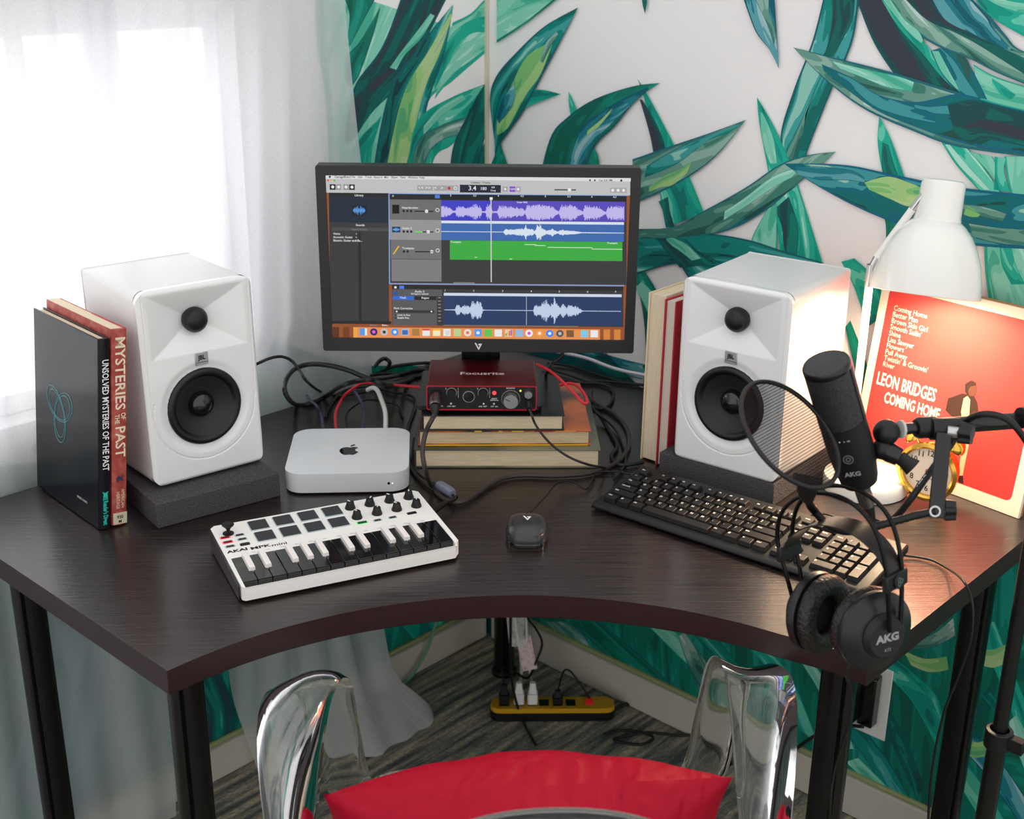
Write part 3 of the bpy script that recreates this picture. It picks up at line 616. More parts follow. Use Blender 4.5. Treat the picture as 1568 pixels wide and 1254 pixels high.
def upright(label, p0, along, out, thick, depth, height, lean, cover_m, page_m, spine, grp, cov=.0025, rounded=True):
    """upright book: p0 = bottom front-left corner, along = thickness direction, out = depth direction (away)"""
    al = nrm([along[0], along[1], 0]); ou = nrm([out[0], out[1], 0]); L = math.radians(lean)
    up = np.array([0, 0, 1])*math.cos(L)+al*math.sin(L); al2 = al*math.cos(L)-np.array([0, 0, 1])*math.sin(L)
    z0 = .7504+max(0, thick*math.sin(L))
    M = basis(al2, ou, up, (p0[0], p0[1], z0))
    t = thing('book', label, 'book', group=grp, mat=M)
    mb = MB(); mb.box(0, cov, 0, depth, 0, height, 0); mb.box(thick-cov, thick, 0, depth, 0, height, 0)
    if spine == 'front':
        n = 8; pr = [(cov*0+thick*i/n, -.003*math.sin(PI*i/n)) for i in range(n+1)]
        pts = pr+[(thick, .003), (0, .003)]; mb.prism(pts, 0, height, 0)
        yb0, yb1 = .0032, depth-.004
    else: mb.box(cov, thick-cov, depth-.003, depth, 0, height, 0); yb0, yb1 = .004, depth-.0032
    mb.build('cover', cover_m, t, smooth=40, bevel=.0006)
    MB().box(cov+.0001, thick-cov-.0001, yb0, yb1, .003, height-.003).build('page_block', page_m, t)
    return t
GL = 'upright books left of the window-side speaker'
k = PZ(152, 813); k2 = PZ(51, 741)
od = (k2-k)[:2]
b1 = upright('glossy black upright book with a pale blue knot on its cover', k, (.07, 1), od, .0175, .216, .292, 6.0, mat('glossy_black_cover', (26, 27, 32), .16, spec=.22, bump=(60, .05, .001)), pgV, 'front', GL)
k3 = k+np.array([.003, .0195, 0])
b2 = upright('worn red upright book with a tall cream title down its spine, against the speaker', k3, (.07, 1), od, .0235, .215, .302, 6.0, mat('worn_red_cover', (158, 62, 56), .5, var=(60, (196, 110, 98), .45, .75)), pgV, 'front', GL)
M1 = T(.00925, -.0032, .177) @ Rx(90) @ Rz(-90)
MB().text('UNSOLVED MYSTERIES OF THE PAST', .0140, 0, M1, sx=.74, bold=.0002).build('spine_title', whiteprint, b1, smooth=0)
teal = mat('teal_print', (40, 190, 178), .5)
MB().text("Reader's Digest", .010, 0, T(.0088, -.0032, .026) @ Rx(90) @ Rz(-90), sx=.6, bold=.0004).poly([(-.004, .046), (.0, .053), (.004, .046), (.003, .056), (.005, .060), (0, .0575), (-.005, .060), (-.003, .056)], 0, T(.0088, -.0033, 0) @ Rx(90)).build('spine_mark', teal, b1, smooth=0)
# knot line drawing on the cover (cover face looks towards -x of the book)
knot = []
for i in range(121):
    a = 2*PI*i/120; knot.append((math.sin(a)+1.9*math.sin(2*a), math.cos(a)-1.9*math.cos(2*a)))
mb = MB()
for k_ in (.0138, .0165):
    pts = [(-.0004, .128+p[0]*k_*1.0, .150+p[1]*k_*1.05) for p in knot]; mb.tube(pts, .0004, 5, caps=False)
mb.build('cover_drawing', mat('pale_blue_line', (96, 170, 176), .4), b1)
MB().text('READER S CHOICE', .005, 0, T(-.0003, .055, .03) @ Rz(-90) @ Rx(90), sx=.8).build('cover_small_print', whiteprint, b1, smooth=0)
cream = mat('cream_print', (232, 216, 190), .5)
mb = MB(); mb.text('MYSTERIES', .0215, 0, T(.0115, -.0032, .236) @ Rx(90) @ Rz(-90), sx=1.08, bold=.0004); mb.text('OF', .010, 0, T(.0165, -.0032, .171) @ Rx(90) @ Rz(-90), sx=.8, bold=.0002).text('THE', .010, 0, T(.007, -.0032, .167) @ Rx(90) @ Rz(-90), sx=.8, bold=.0002)
mb.text('PAST', .0215, 0, T(.0115, -.0032, .132) @ Rx(90) @ Rz(-90), sx=1.0, bold=.0004)
mb2 = MB(); mb2.text('AMERICAN', .0075, 0, T(.016, -.0033, .042) @ Rx(90) @ Rz(-90), sx=.8).text('HERITAGE', .0075, 0, T(.008, -.0033, .040) @ Rx(90) @ Rz(-90), sx=.8)
mb.build('spine_title', cream, b2, smooth=0); mb2.build('spine_publisher', cream, b2, smooth=0)
mb = MB(); mb.box(.0008, .0225, -.0036, -.0030, .002, .020); sl = mb.build('library_sticker', mat('library_sticker', (214, 204, 178), .7), b2)
MB().text('930', .0075, 0, T(.0115, -.0038, .013) @ Rx(90), sx=.9, bold=.0002).text('M', .0065, 0, T(.0115, -.0038, .006) @ Rx(90), bold=.0002).build('sticker_number', black, sl, smooth=0)
MB().poly([(-.006, 0), (-.002, .004), (.001, .0015), (.005, .005), (.003, -.001), (.006, -.006), (.0, -.003), (-.004, -.007)], 0, T(.0115, -.0035, .075) @ Rx(90)).build('spine_emblem', mat('dark_blue_print', (52, 50, 80), .5), b2, smooth=0)
MB().box(.0175, .0225, .002, .10, .302, .3026).build('red_flap', mat('red_flap', (190, 50, 50), .6), b2)
MB().box(.0003, .019, .002, .212, .3021, .3026).build('page_top', mat('cream_page_tops', (220, 204, 176), .8), b2)
# upright books left of the lamp-side speaker, fore-edges to the room
GR = 'upright books left of the lamp-side speaker'
p = PZ(980, 703)
upright('tall cream hardback standing with its page edges out, nearest the monitor', p, (1, -.0), (-.06, 1), .034, .225, .294, .4, mat('cream_cloth', (222, 204, 176), .7), pgV, 'back', GR)
upright('red-covered hardback standing between the tall cream book and the speaker', p+np.array([.0355, -.004, 0]), (1, -.02), (-.02, 1), .023, .22, .290, .4, mat('red_cloth', (176, 40, 52), .6), mat('greyish_pages', (206, 194, 182), .9), 'back', GR)
upright('thin tan book squeezed against the side of the lamp-side speaker', p+np.array([.0590, .072, 0]), (1, -.02), (-.02, 1), .0125, .15, .28, .2, mat('tan_cloth', (190, 160, 122), .7), pgV, 'back', GR)

# ------------------------------------------------------------------ monitor
tb, tt = 2.18, 2.065
BL = PT(495, 541, tb); BR = PT(970, 537.5, tb); c0 = (BL+BR)/2
HM = .316; WM = float(np.linalg.norm(BR-BL))
rzM = math.radians(42.8)
mon = thing('computer_monitor', 'black flat-screen monitor showing a music recording program, standing on the book stack', 'monitor', (c0[0], c0[1], 0), rzM)
zb = float(c0[2])
MBZ = MB(); fr = rrect(-WM/2, WM/2, zb, zb+HM, .004, 3)
xi, zi0, zi1 = WM/2-.0165, zb+.0235, zb+HM-.0165
mb = MB(); inn = rrect(-xi, xi, zi0, zi1, .0005, 3); kf = len(fr)
v = [(x, 0, z) for x, z in fr]+[(x, .0, z) for x, z in inn]+[(x, .004, z) for x, z in inn]+[(x, .03, z) for x, z in fr]
f = []
for i in range(kf):
    j = (i+1) % kf; f += [(i, j, kf+j, kf+i), (kf+i, kf+j, 2*kf+j, 2*kf+i), (3*kf+i, 3*kf+j, j, i)]
f.append(tuple(range(3*kf, 4*kf))[::-1]); mb.add(v, f); mb.box(-.15, .15, .0301, .05, zb+.05, zb+.24)
mb.build('bezel', mat('monitor_bezel', (38, 38, 41), .45, bump=(900, .05, .0004)), mon, smooth=30, bevel=.0008)
V7 = MB(); V7.poly([(-.0065, .006), (-.004, .006), (.0005, -.003), (.0025, .002), (-.0005, .002), (.0005, .0045), (.0065, .0045), (.0005, -.007)], 0, T(.0, -.0006, zb+.0108) @ Rx(90)); V7.build('logo', whiteprint, mon, smooth=0)
scr = MB(); scr.box(-xi-.0003, xi+.0003, .0032, .0045, zi0-.0003, zi1+.0003)
SCN = scr.build('screen', mat('screen_glass', (12, 12, 14), .25), mon)
def scp(x, y):   # position in the 2.958x crop of the screen -> local x, z
    t = (y-106)/(862-106); xl = 84+(109-84)*t; xr = 1481+(1452-1481)*t
    return -xi+2*xi*(x-xl)/(xr-xl), zi1-(zi1-zi0)*t
ui = []; UI = MB()
def uc(c):
    if c not in ui: ui.append(c)
    return ui.index(c)
def q(x0, y0, x1, y1, c, lay=1):
    a = scp(x0, y0); b = scp(x1, y0); d = scp(x1, y1); e = scp(x0, y1); yy = .0031-.00008*lay
    UI.add([(a[0], yy, a[1]), (b[0], yy, b[1]), (d[0], yy, d[1]), (e[0], yy, e[1])], [(0, 3, 2, 1)], uc(c))
def tx(x, y, s, size, c, al='CENTER', lay=6):
    a = scp(x, y); UI.text(s, size*.00036, uc(c), T(a[0], .0031-.00008*lay, a[1]) @ Rx(90), align=al, bold=.00006)
def rd(x, y, r, c, lay=6, n=14):
    a = scp(x, y); UI.poly([(r*.00036*math.cos(2*PI*i/n), r*.00036*math.sin(2*PI*i/n)) for i in range(n)], uc(c), T(a[0], .0031-.00008*lay, a[1]) @ Rx(90))
W_, DK, DK2, BL_ = (236, 238, 240), (60, 61, 62), (42, 43, 46), (66, 108, 178)
q(84, 106, 1481, 862, (150, 84, 50), 1)
for i in range(28): q(109+i*48, 812, 139+i*48, 862, [(96, 56, 36), (214, 134, 60), (240, 170, 70), (120, 66, 36)][(i*7) % 4 if 26 < i or i < 3 else 1], 2)
q(84, 106, 1481, 122, (226, 226, 228), 2); q(84, 122, 1478, 184, (196, 196, 198), 2)
rd(103, 113, 5, DK2); tx(124, 113, 'GarageBand', 15, DK2, 'LEFT')
for i, s in enumerate(['File', 'Edit', 'Track', 'Record', 'Mix', 'Share', 'View', 'Window', 'Help']): tx([202, 232, 264, 304, 352, 384, 424, 460, 512][i], 113, s, 13, DK2, 'LEFT')
tx(1365, 118, 'Tue 2:41 PM', 12, DK2); rd(1294, 118, 4, DK2); rd(1316, 118, 4, DK2); rd(1437, 118, 5, DK2)
for x, c in ((95, (238, 80, 70)), (110, (240, 186, 60)), (124, (90, 190, 70))): rd(x, 129, 4.5, c)
tx(792, 133, 'Untitled - Tracks', 13, DK2)
q(102, 146, 129, 171, DK2, 3); q(131, 146, 154, 171, (150, 150, 152), 3); q(165, 146, 189, 171, (150, 150, 152), 3); q(191, 146, 217, 171, DK2, 3)
for x in (116, 143, 177, 204): rd(x, 158, 7, W_)
q(503, 147, 690, 171, (164, 164, 166), 3)
for x, s in ((520, '<<'), (552, '>>'), (584, '|<'), (616, '>')): tx(x, 159, s, 22, W_)
rd(649, 159, 7, (214, 40, 40)); rd(678, 159, 8, W_); rd(678, 159, 5, (164, 164, 166), 7)
q(698, 143, 886, 178, (34, 42, 56), 3); tx(755, 159, '3.4', 30, W_); tx(806, 160, '180', 20, W_); tx(850, 154, '4/4', 12, W_); tx(850, 168, 'Cmaj', 11, W_)
q(894, 149, 918, 173, (170, 170, 172), 3); q(926, 149, 952, 173, (134, 70, 206), 3); tx(939, 161, '1234', 12, W_); q(954, 149, 977, 173, (170, 170, 172), 3); rd(965, 161, 6, W_); rd(906, 161, 5, W_)
q(1131, 159, 1230, 165, (80, 80, 82), 3); rd(1200, 162, 8, W_)
q(1386, 151, 1462, 173, (170, 170, 172), 3); rd(1398, 162, 7, W_); rd(1423, 162, 7, W_); rd(1448, 162, 7, W_)
q(98, 184, 370, 796, DK, 3); q(98, 205, 370, 318, (38, 48, 62), 4); q(98, 184, 370, 204, DK2, 4); tx(236, 195, 'Library', 14, W_); tx(240, 330, 'Sounds', 14, W_); q(110, 342, 368, 357, (76, 77, 78), 4); tx(236, 350, 'Search Sounds', 12, (130, 131, 132))
q(202, 240, 270, 288, (30, 38, 52), 5)
for i in range(-8, 9): h = [6, 10, 20, 9, 15, 7, 12, 8, 5][abs(i)]; q(236+i*3.3-1.2, 263-h, 236+i*3.3+1.2, 263+h, (98, 170, 250), 6)
for i, s in enumerate(['Voice', 'Acoustic Guitar', 'Electric Guitar and Ba...']): tx(116, 371+i*15.5, s, 14, W_, 'LEFT'); tx(222, 371+i*15.5, '>', 10, W_)
q(231, 362, 243, 782, DK2, 4); q(106, 782, 380, 796, DK2, 5); tx(297, 801, 'Delete', 13, (130, 131, 132)); tx(352, 801, 'Save...', 13, W_)
q(371, 184, 376, 604, (128, 166, 226), 5); q(371, 184, 1470, 187, (128, 166, 226), 5); q(371, 599, 1452, 604, (128, 166, 226), 5)
q(376, 187, 1462, 598, DK, 3); q(376, 188, 1462, 212, DK2, 4); tx(392, 197, '+', 18, W_); q(584, 190, 606, 205, (80, 130, 220), 5)
q(376, 212, 612, 304, (112, 112, 112), 4); q(376, 304, 612, 396, (152, 152, 152), 4); q(380, 396, 612, 485, (116, 116, 116), 4); q(382, 487, 612, 590, (128, 128, 128), 4)
q(388, 236, 420, 276, (26, 26, 28), 5); q(386, 336, 424, 362, (28, 60, 104), 5)
for i in range(-5, 6): h = [9, 5, 7, 3, 4, 2][abs(i)]; q(405+i*3-1, 349-h, 405+i*3+1, 349+h, (120, 190, 250), 6)
a = scp(405, 443); UI.add([(a[0]-.006, .0025, a[1]-.007), (a[0]-.004, .0025, a[1]-.0075), (a[0]+.006, .0025, a[1]+.007), (a[0]+.003, .0025, a[1]+.0065)], [(0, 1, 2, 3)], uc((240, 190, 50)))
for y, s, kx, xx in ((249, 'Heartbroken', 545, 0), (343, 'Audio 2', 552, 0), (435, 'Trumpets', 568, 0)):
    tx(432, y, s, 14, W_, 'LEFT'); q(490, y+13, 576, y+18, (30, 30, 32), 6); rd(kx, y+15, 8, W_); rd(595, y+9, 9, W_); rd(595, y+9, 6.5, (120, 120, 120), 7)
    for i in range(3 if y < 400 else 2): rd(440+i*17, y+15, 6, DK2)
q(490, 355, 526, 361, (110, 220, 90), 7)
q(612, 188, 1462, 212, DK2, 4)
for x, s in ((656, '3'), (766, '3.3'), (874, '4'), (983, '4.3'), (1090, '5'), (1198, '5.3'), (1303, '6'), (1408, '6.3')): tx(x, 192, s, 12, W_)
q(612, 214, 1455, 304, (66, 66, 198), 4); q(841, 214, 1455, 304, (92, 76, 190), 5); tx(983, 220, 'Guitar 0002', 10, W_, lay=7)
q(612, 306, 1450, 318, (222, 230, 246), 4); q(612, 318, 1450, 396, BL_, 4)
q(651, 397, 1443, 486, (64, 174, 68), 5); tx(655, 404, 'Trumpets', 12, W_, 'LEFT'); tx(1396, 403, 'Trumpets', 12, W_)
for x0, x1, y in ((994, 1048, 413), (1042, 1090, 417), (1100, 1306, 425), (1302, 1443, 431), (765, 776, 474), (925, 937, 481)): q(x0, y-1.5, x1, y+1.5, (214, 240, 212), 6)
wr = random.Random(5)
def wave(x0, x1, yc, env, c, step=2.6, base=1.4):
    x = x0; 
    while x < x1:
        e = float(np.interp(x, [p[0] for p in env], [p[1] for p in env])); h = base+e*(.55+.45*wr.random()); q(x, yc-h, x+step, yc+h, c, 6); x += step*.98
wave(612, 1450, 265, [(612, 26), (655, 20), (662, 4), (675, 4), (682, 24), (740, 22), (770, 38), (792, 24), (798, 2), (815, 3), (820, 34), (838, 36), (846, 3), (868, 3), (876, 32), (920, 26), (985, 18), (995, 4), (1004, 34), (1050, 36), (1120, 32), (1150, 5), (1162, 38), (1215, 36), (1250, 12), (1260, 6), (1270, 34), (1330, 30), (1356, 10), (1366, 4), (1374, 30), (1420, 34), (1450, 30)], (196, 188, 240))
wave(612, 1450, 356, [(612, 0), (896, 0), (903, 14), (960, 14), (990, 20), (997, 38), (1006, 18), (1030, 14), (1040, 6), (1052, 38), (1060, 40), (1080, 20), (1095, 8), (1120, 18), (1145, 3), (1160, 14), (1215, 8), (1255, 1), (1450, 0)], (222, 232, 246))
q(838, 200, 843, 590, (210, 210, 212), 7); q(835, 198, 848, 210, W_, 8); q(666, 592, 764, 598, (130, 131, 132), 5)
q(384, 606, 1448, 800, DK, 3); q(384, 606, 1448, 626, DK2, 4); q(386, 628, 614, 800, (92, 92, 94), 4); q(418, 611, 440, 626, (80, 130, 220), 5); rd(400, 619, 6, W_); q(388, 640, 408, 654, (40, 90, 170), 5)
tx(511, 638, 'Audio 2', 14, W_); tx(511, 649, 'All Regions selected', 10, W_); q(386, 660, 485, 678, (58, 108, 208), 5); q(486, 660, 588, 678, DK2, 5); tx(434, 668, 'Track', 13, W_); tx(537, 668, 'Region', 13, W_)
tx(392, 719, 'Pitch Correction', 13, W_, 'LEFT'); q(394, 727, 578, 741, DK, 5); rd(405, 734, 4, W_); rd(565, 733, 4, W_); q(410, 732.5, 560, 735.5, DK2, 6); tx(408, 751, 'Limit to Key', 12, W_, 'LEFT'); tx(408, 765, 'Enable Flex', 12, W_, 'LEFT'); rd(399, 751, 4, DK2); rd(399, 765, 4, DK2)
q(590, 660, 614, 800, (60, 60, 62), 5)
for i in range(8): q(596, 665+i*16, 608, 668+i*16, (170, 170, 172), 6)
for x, s in ((628, '1'), (760, '2'), (893, '3'), (1024, '4'), (1153, '5'), (1284, '6'), (1412, '7')): tx(x, 632, s, 12, W_)
q(622, 643, 1440, 656, (212, 222, 240), 5); q(622, 656, 1440, 794, (44, 64, 104), 5); q(620, 797, 1242, 800, (130, 131, 132), 6)
wave(624, 1436, 724, [(624, 0), (672, 1), (680, 26), (690, 26), (700, 14), (716, 24), (735, 18), (742, 10), (748, 42), (790, 44), (800, 3), (810, 0), (1032, 0), (1040, 30), (1060, 26), (1080, 44), (1095, 60), (1108, 30), (1120, 36), (1130, 68), (1142, 36), (1152, 18), (1170, 34), (1185, 14), (1200, 34), (1235, 20), (1256, 3), (1262, 0), (1436, 0)], (196, 212, 236))
q(1001, 656, 1003, 794, (210, 210, 212), 7)
q(222, 812, 1340, 864, (236, 150, 86), 4)
dock = [(251, (90, 160, 230)), (299, (60, 40, 120)), (347, (196, 196, 200)), (396, (70, 150, 236)), (443, (170, 190, 210)), (492, (176, 128, 70)), (540, (240, 240, 240)), (588, (250, 240, 200)), (636, (244, 244, 240)), (684, (190, 214, 150)), (731, (236, 230, 220)), (779, (90, 160, 240)), (826, (100, 200, 90)), (872, (240, 240, 236)), (920, (236, 210, 180)), (969, (150, 190, 226)), (1014, (244, 240, 244)), (1062, (250, 160, 70)), (1109, (60, 140, 240)), (1156, (90, 92, 96)), (1203, (130, 90, 60)), (1269, (130, 206, 236)), (1314, (240, 240, 242))]
for i, (x, c) in enumerate(dock):
    if i in (1, 2, 3, 10, 16, 18, 19, 17): rd(x, 834, 18, c, 5)
    else: q(x-17, 817, x+17, 851, c, 5)
for x, c in ((299, (230, 110, 200)), (396, W_), (731, (240, 120, 80)), (779, W_), (1014, (220, 80, 200)), (1109, W_), (1062, W_), (347, DK), (1156, (190, 190, 192))): rd(x, 834, 8, c, 6)
for x in (540, 588): q(x-17, 817, x+17, 825, (226, 70, 60) if x == 540 else (240, 190, 60), 6)
for i, x in enumerate((908, 916, 924, 932)): q(x-3, 845-[10, 16, 22, 27][i], x+3, 847, [(90, 180, 90), (240, 190, 60), (230, 90, 70), (160, 90, 200)][i], 6)
for i in range(4): q(622+6, 825+i*6, 650, 827+i*6, (170, 170, 172), 6)
q(258, 817, 268, 851, (236, 238, 240), 6); q(430, 824, 456, 846, (60, 110, 180), 6)
UI.build('screen_image', [glow('screen_%d_%d_%d' % c, c, .92) for c in ui], SCN, smooth=0)
# stand: foot plate under the interface and a neck behind
ftp = MB(); ftp.prism(rrect(-.105, .105, -.10, .085, .008), 0, .0085); 
fc = PZ(735, 592, .85)
zst = .8401
fl = mon.matrix_world if False else None
def mloc(P): 
    d = np.array(P)[:2]-c0[:2]; c, s = math.cos(rzM), math.sin(rzM); return (d[0]*c+d[1]*s, -d[0]*s+d[1]*c)
lx, ly = mloc(fc)
ftp.build('foot', mat('monitor_foot', (20, 20, 22), .3), mon, bevel=.002, loc=(lx, ly+.005, zst))
nk = MB(); yb = ly+.075
nk.box(-.034+lx, .034+lx, max(.052, yb-.02), max(.064, yb), zst+.0087, zb+.13, 0); nk.box(-.012+lx, .012+lx, max(.050, yb-.022), max(.053, yb-.019), zst+.03, zb+.02, 0)
nk.build('neck', mat('monitor_neck', (26, 26, 28), .4), mon, bevel=.003)

# ------------------------------------------------------------------ audio interface
rzI = math.radians(43.6)
pi0 = PZ(653, 629.5, .851); pi1 = PZ(821.5, 627.5, .851); cI = (pi0+pi1)/2; WI = float(np.linalg.norm(pi1-pi0)); DI, HI = .135, .045
iface = thing('audio_interface', 'small red metal audio interface with a black knobbed front, on the monitor foot', 'audio interface', (cI[0], cI[1], .8491), rzI)
redm = mat('anodised_red_metal', (112, 18, 30), .32, metal=.75, bump=(900, .06, .0003)); redr = mat('red_rim', (206, 28, 52), .35, metal=.3)
mb = MB(); o_ = rrect(-WI/2, WI/2, .002, HI, .0045, 5); i_ = rrect(-WI/2+.0018, WI/2-.0018, .0038, HI-.0018, .003, 5); kk = len(o_)
v = [(x, 0, z) for x, z in o_]+[(x, 0, z) for x, z in i_]+[(x, .003, z) for x, z in i_]; f = []
for i in range(kk): j = (i+1) % kk; f += [(i, j, kk+j, kk+i), (kk+i, kk+j, 2*kk+j, 2*kk+i)]
mb.add(v, f, 1); mb.add([(x, 0, z) for x, z in o_]+[(x, DI, z) for x, z in o_], [(i, kk+i, kk+(i+1) % kk, (i+1) % kk) for i in range(kk)]+[tuple(range(kk, 2*kk))], 0)
mb.build('housing', [redm, redr], iface, smooth=35)
mb = MB(); mb.add([(x, .0025, z) for x, z in i_], [tuple(range(kk))[::-1]]); fpn = mb.build('front_panel', mat('interface_panel', (20, 20, 23), .4), iface, smooth=0)
for sx_ in (-1, 1):
    for sy in (.02, DI-.02): MB().lathe([(0, 0), (.006, 0), (.006, .0025), (0, .0025)], 16).build('rubber_foot', rubber, iface, loc=(sx_*.07, sy, -.0003))
MB().text('Focusrite', .019, 0, T(.0, .062, HI+.0002), sx=1.05, bold=.0003).build('top_lettering', mat('engraved_grey', (206, 186, 188), .5), iface, smooth=0)
def ifx(px): return -WI/2+WI*(px-370)/(1022-370)
def ifz(py): return .004+(HI-.006)*(248-py)/(248-108)
def knob(px, py, r, h, m, parent, name='knob', line=True):
    M = T(ifx(px), .0025, ifz(py)) @ Rx(90)
    o = MB().lathe([(r*1.02, 0), (r, h*.8), (r*.93, h), (0, h)], 32, 0, M).build(name, m, parent, smooth=40)
    return o
def ring(px, py, r, w, m, parent, name):
    M = T(ifx(px), .0022, ifz(py)) @ Rx(90); return MB().lathe([(r-w, 0), (r-w, .0006), (r, .0006), (r, 0)], 32, 0, M).build(name, m, parent, smooth=0)
ring(620, 172, .0100, .0012, greyprint, fpn, 'socket_ring')
MB().lathe([(.0088, .0001), (.0088, .0012), (.007, .0012), (.0068, .0001), (.004, .0001), (.004, .0009), (0, .0009)], 28, 0, T(ifx(620), .0023, ifz(172)) @ Rx(90)).build('combo_socket', glossblack, iface)
for px in (519, 705): ring(px, 147, .0088, .0010, greyprint, fpn, 'dial_ring'); knob(px, 147, .0074, .011, black, iface, 'gain_knob')
ring(868, 185, .0155, .0007, greyprint, fpn, 'dial_ring')
k_ = knob(868, 187, .0128, .014, silver, iface, 'monitor_knob'); MB().box(-.0005, .0005, .002, .011, 0, .0003, 0, T(ifx(868), .0025-.0142, ifz(187)) @ Rx(90) @ Rz(60)).build('pointer', black, k_)
k_ = knob(971, 148, .0066, .011, silver, iface, 'phones_knob')
MB().lathe([(0, .0001), (.0034, .0001), (.0028, .0012), (0, .0014)], 18, 0, T(ifx(771), .0025, ifz(148)) @ Rx(90)).build('red_indicator', glow('red_led', (255, 60, 70), 2.0), iface)
MB().lathe([(0, .0001), (.0018, .0001), (0, .0008)], 12, 0, T(ifx(925), .0025, ifz(134)) @ Rx(90)).build('green_indicator', glow('green_led', (190, 220, 60), 1.8), iface)
mb = MB()
def it(px, py, s, sz): mb.text(s, sz, 0, T(ifx(px), .0022, ifz(py)) @ Rx(90), bold=.00005)
for px, s in ((486, '1'), (672, '2')): it(px, 122, s, .004)
it(519, 178, 'GAIN', .0030); it(705, 178, 'GAIN', .0030); it(867, 118, 'MONITOR', .0030); it(771, 184, 'DIRECT', .0028); it(771, 194, 'MONITOR', .0028); it(518, 233, 'LINE  INST', .0030); it(703, 233, 'LINE  INST', .0030); it(771, 233, 'OFF  ON', .0030); it(460, 232, 'MIC', .0030)
for px in (515, 708, 769): mb.box(-.0013, .0013, -.0013, .0013, 0, .0004, 0, T(ifx(px), .0024, ifz(216)) @ Rx(90))
for px in (558, 744): mb.box(-.0002, .0002, -.008, .009, 0, .0001, 0, T(ifx(px), .0022, ifz(150)) @ Rx(90))
mb.build('front_printing', whiteprint, fpn, smooth=0)
IM = Matrix.Translation((cI[0], cI[1], .8491)) @ Matrix.Rotation(rzI, 4, 'Z')
def iw(px, py, out=0.0): p = IM @ Vector((ifx(px), .0025-out, ifz(py))); return np.array(p)

# ------------------------------------------------------------------ small silver computer
rzC = math.radians(46.5); S = .197
cc = np.array([.333, -.686, .7502]); pfr = PZ(531, 757, .7502); cc[:2] = pfr[:2]+np.array([-math.sin(rzC), math.cos(rzC)])*S/2
mini = thing('desktop_computer', 'flat square silver desktop computer with a dark fruit emblem on its lid', 'computer', cc, rzC)
alu = mat('brushed_aluminium', (226, 229, 233), .36, metal=.15, bump=(1200, .05, .0002))
pl = rrect(-S/2, S/2, -S/2, S/2, .030, 10)
mb = MB(); mb.prism(pl, .003, .036); mb.build('body', alu, mini, smooth=30, bevel=.0012, seg=3)
mb = MB(); mb.prism([(x*.9, y*.9) for x, y in pl], 0, .0031); mb.build('base', black, mini)
ap = [(0, .62), (.12, .68), (.30, .72), (.50, .62), (.62, .44), (.46, .28), (.42, .04), (.56, -.18), (.66, -.24), (.54, -.50), (.36, -.72), (.20, -.74), (.02, -.66), (-.18, -.74), (-.34, -.70), (-.54, -.44), (-.66, -.08), (-.64, .30), (-.48, .60), (-.24, .72), (-.08, .66)]
lf = [(.02, .80), (.06, 1.02), (.24, 1.18), (.34, 1.2), (.30, .98), (.14, .82)]
ap2 = cat([(x, y) for x, y in ap if not (x > .4 and -.2 < y < .5)], 4, True)
# bite: cut by rebuilding the right side
ap2 = cat([(0, .60), (.14, .67), (.34, .71), (.54, .60)], 3)+cat([(.60, .52), (.44, .36), (.40, .14), (.46, -.06), (.64, -.20)], 3)+cat([(.60, -.34), (.42, -.66), (.22, -.76), (.02, -.68), (-.20, -.76), (-.40, -.66), (-.62, -.30), (-.70, .10), (-.58, .50), (-.30, .70), (-.10, .66)], 3)
mb = MB(); mb.poly([(x*.0235, y*.0235) for x, y in ap2], 0, T(0, -.004, .0363)); mb.poly([(x*.0235, y*.0235) for x, y in cat(lf, 3, True)], 0, T(0, -.004, .0363)); mb.build('lid_emblem', glossblack, mini, smooth=0)
mb = MB(); mb.lathe([(0, .0001), (.0022, .0001), (.0022, .0002)], 14, 0, T(.067, -S/2, .018) @ Rx(90)); mb.build('sensor_window', glossblack, mini)
MB().lathe([(0, .0002), (.0007, .0002)], 10, 0, T(.073, -S/2, .018) @ Rx(90)).build('power_light', glow('white_led', (255, 255, 255), 3), mini)
MM = Matrix.Translation(cc) @ Matrix.Rotation(rzC, 4, 'Z')
# ------------------------------------------------------------------ mini keyboard with pads and knobs
def frame_loc(M):
    Mi = M.inverted(); return lambda P: Mi @ Vector([float(q_) for q_ in P])
rzK = math.radians(68.2)
oK = PZ(370, 926, .7502)
mk = thing('midi_keyboard', 'small white music keyboard with black keys, eight pads and eight knobs', 'music keyboard', oK, rzK)
KM = Matrix.Translation(oK) @ Matrix.Rotation(rzK, 4, 'Z'); kinv = frame_loc(KM)
KW, KD, KF, KB = .318, .176, .024, .037
slope = math.atan2(KB-KF, KD); nl = Vector((0, -math.sin(slope), math.cos(slope))); nw = (KM.to_3x3() @ nl)
def kp(px, py, h=0.0):
    p0 = KM @ Vector((0, 0, KF+h)); P = kinv(PP(px, py, p0, nw)); return P
s1 = lambda x, y: (300+x/6.6, 740+y/6.6)
s2 = lambda x, y: (500+x/6.6, 740+y/6.6)
TM = Matrix.Translation((0, 0, KF)) @ Matrix.Rotation(slope, 4, 'X')   # deck frame: x right, y back, z out of the deck
def deck(px, py): P = kp(px, py); return (TM.inverted() @ P)
kcream = mat('white_keyboard_shell', (240, 238, 235), .42)
# key bed
a0 = deck(*s1(345, 765)); a1 = deck(*s1(497, 1022)); a2 = deck(*s2(1108, 366)); a3 = deck(*s2(1300, 604))
kx0, kx1 = (a0.x+a1.x)/2, (a2.x+a3.x)/2; ky0, ky1 = (a1.y+a3.y)/2+.0075, (a0.y+a2.y)/2
DL = KD/math.cos(slope)
mb = MB()
rr = .008; c_ = .012
out = [(c_*.2, .004), (.006, 0), (KW-.010, 0), (KW, .012), (KW, DL-.006), (KW-.006, DL), (.006, DL), (0, DL-.006)]
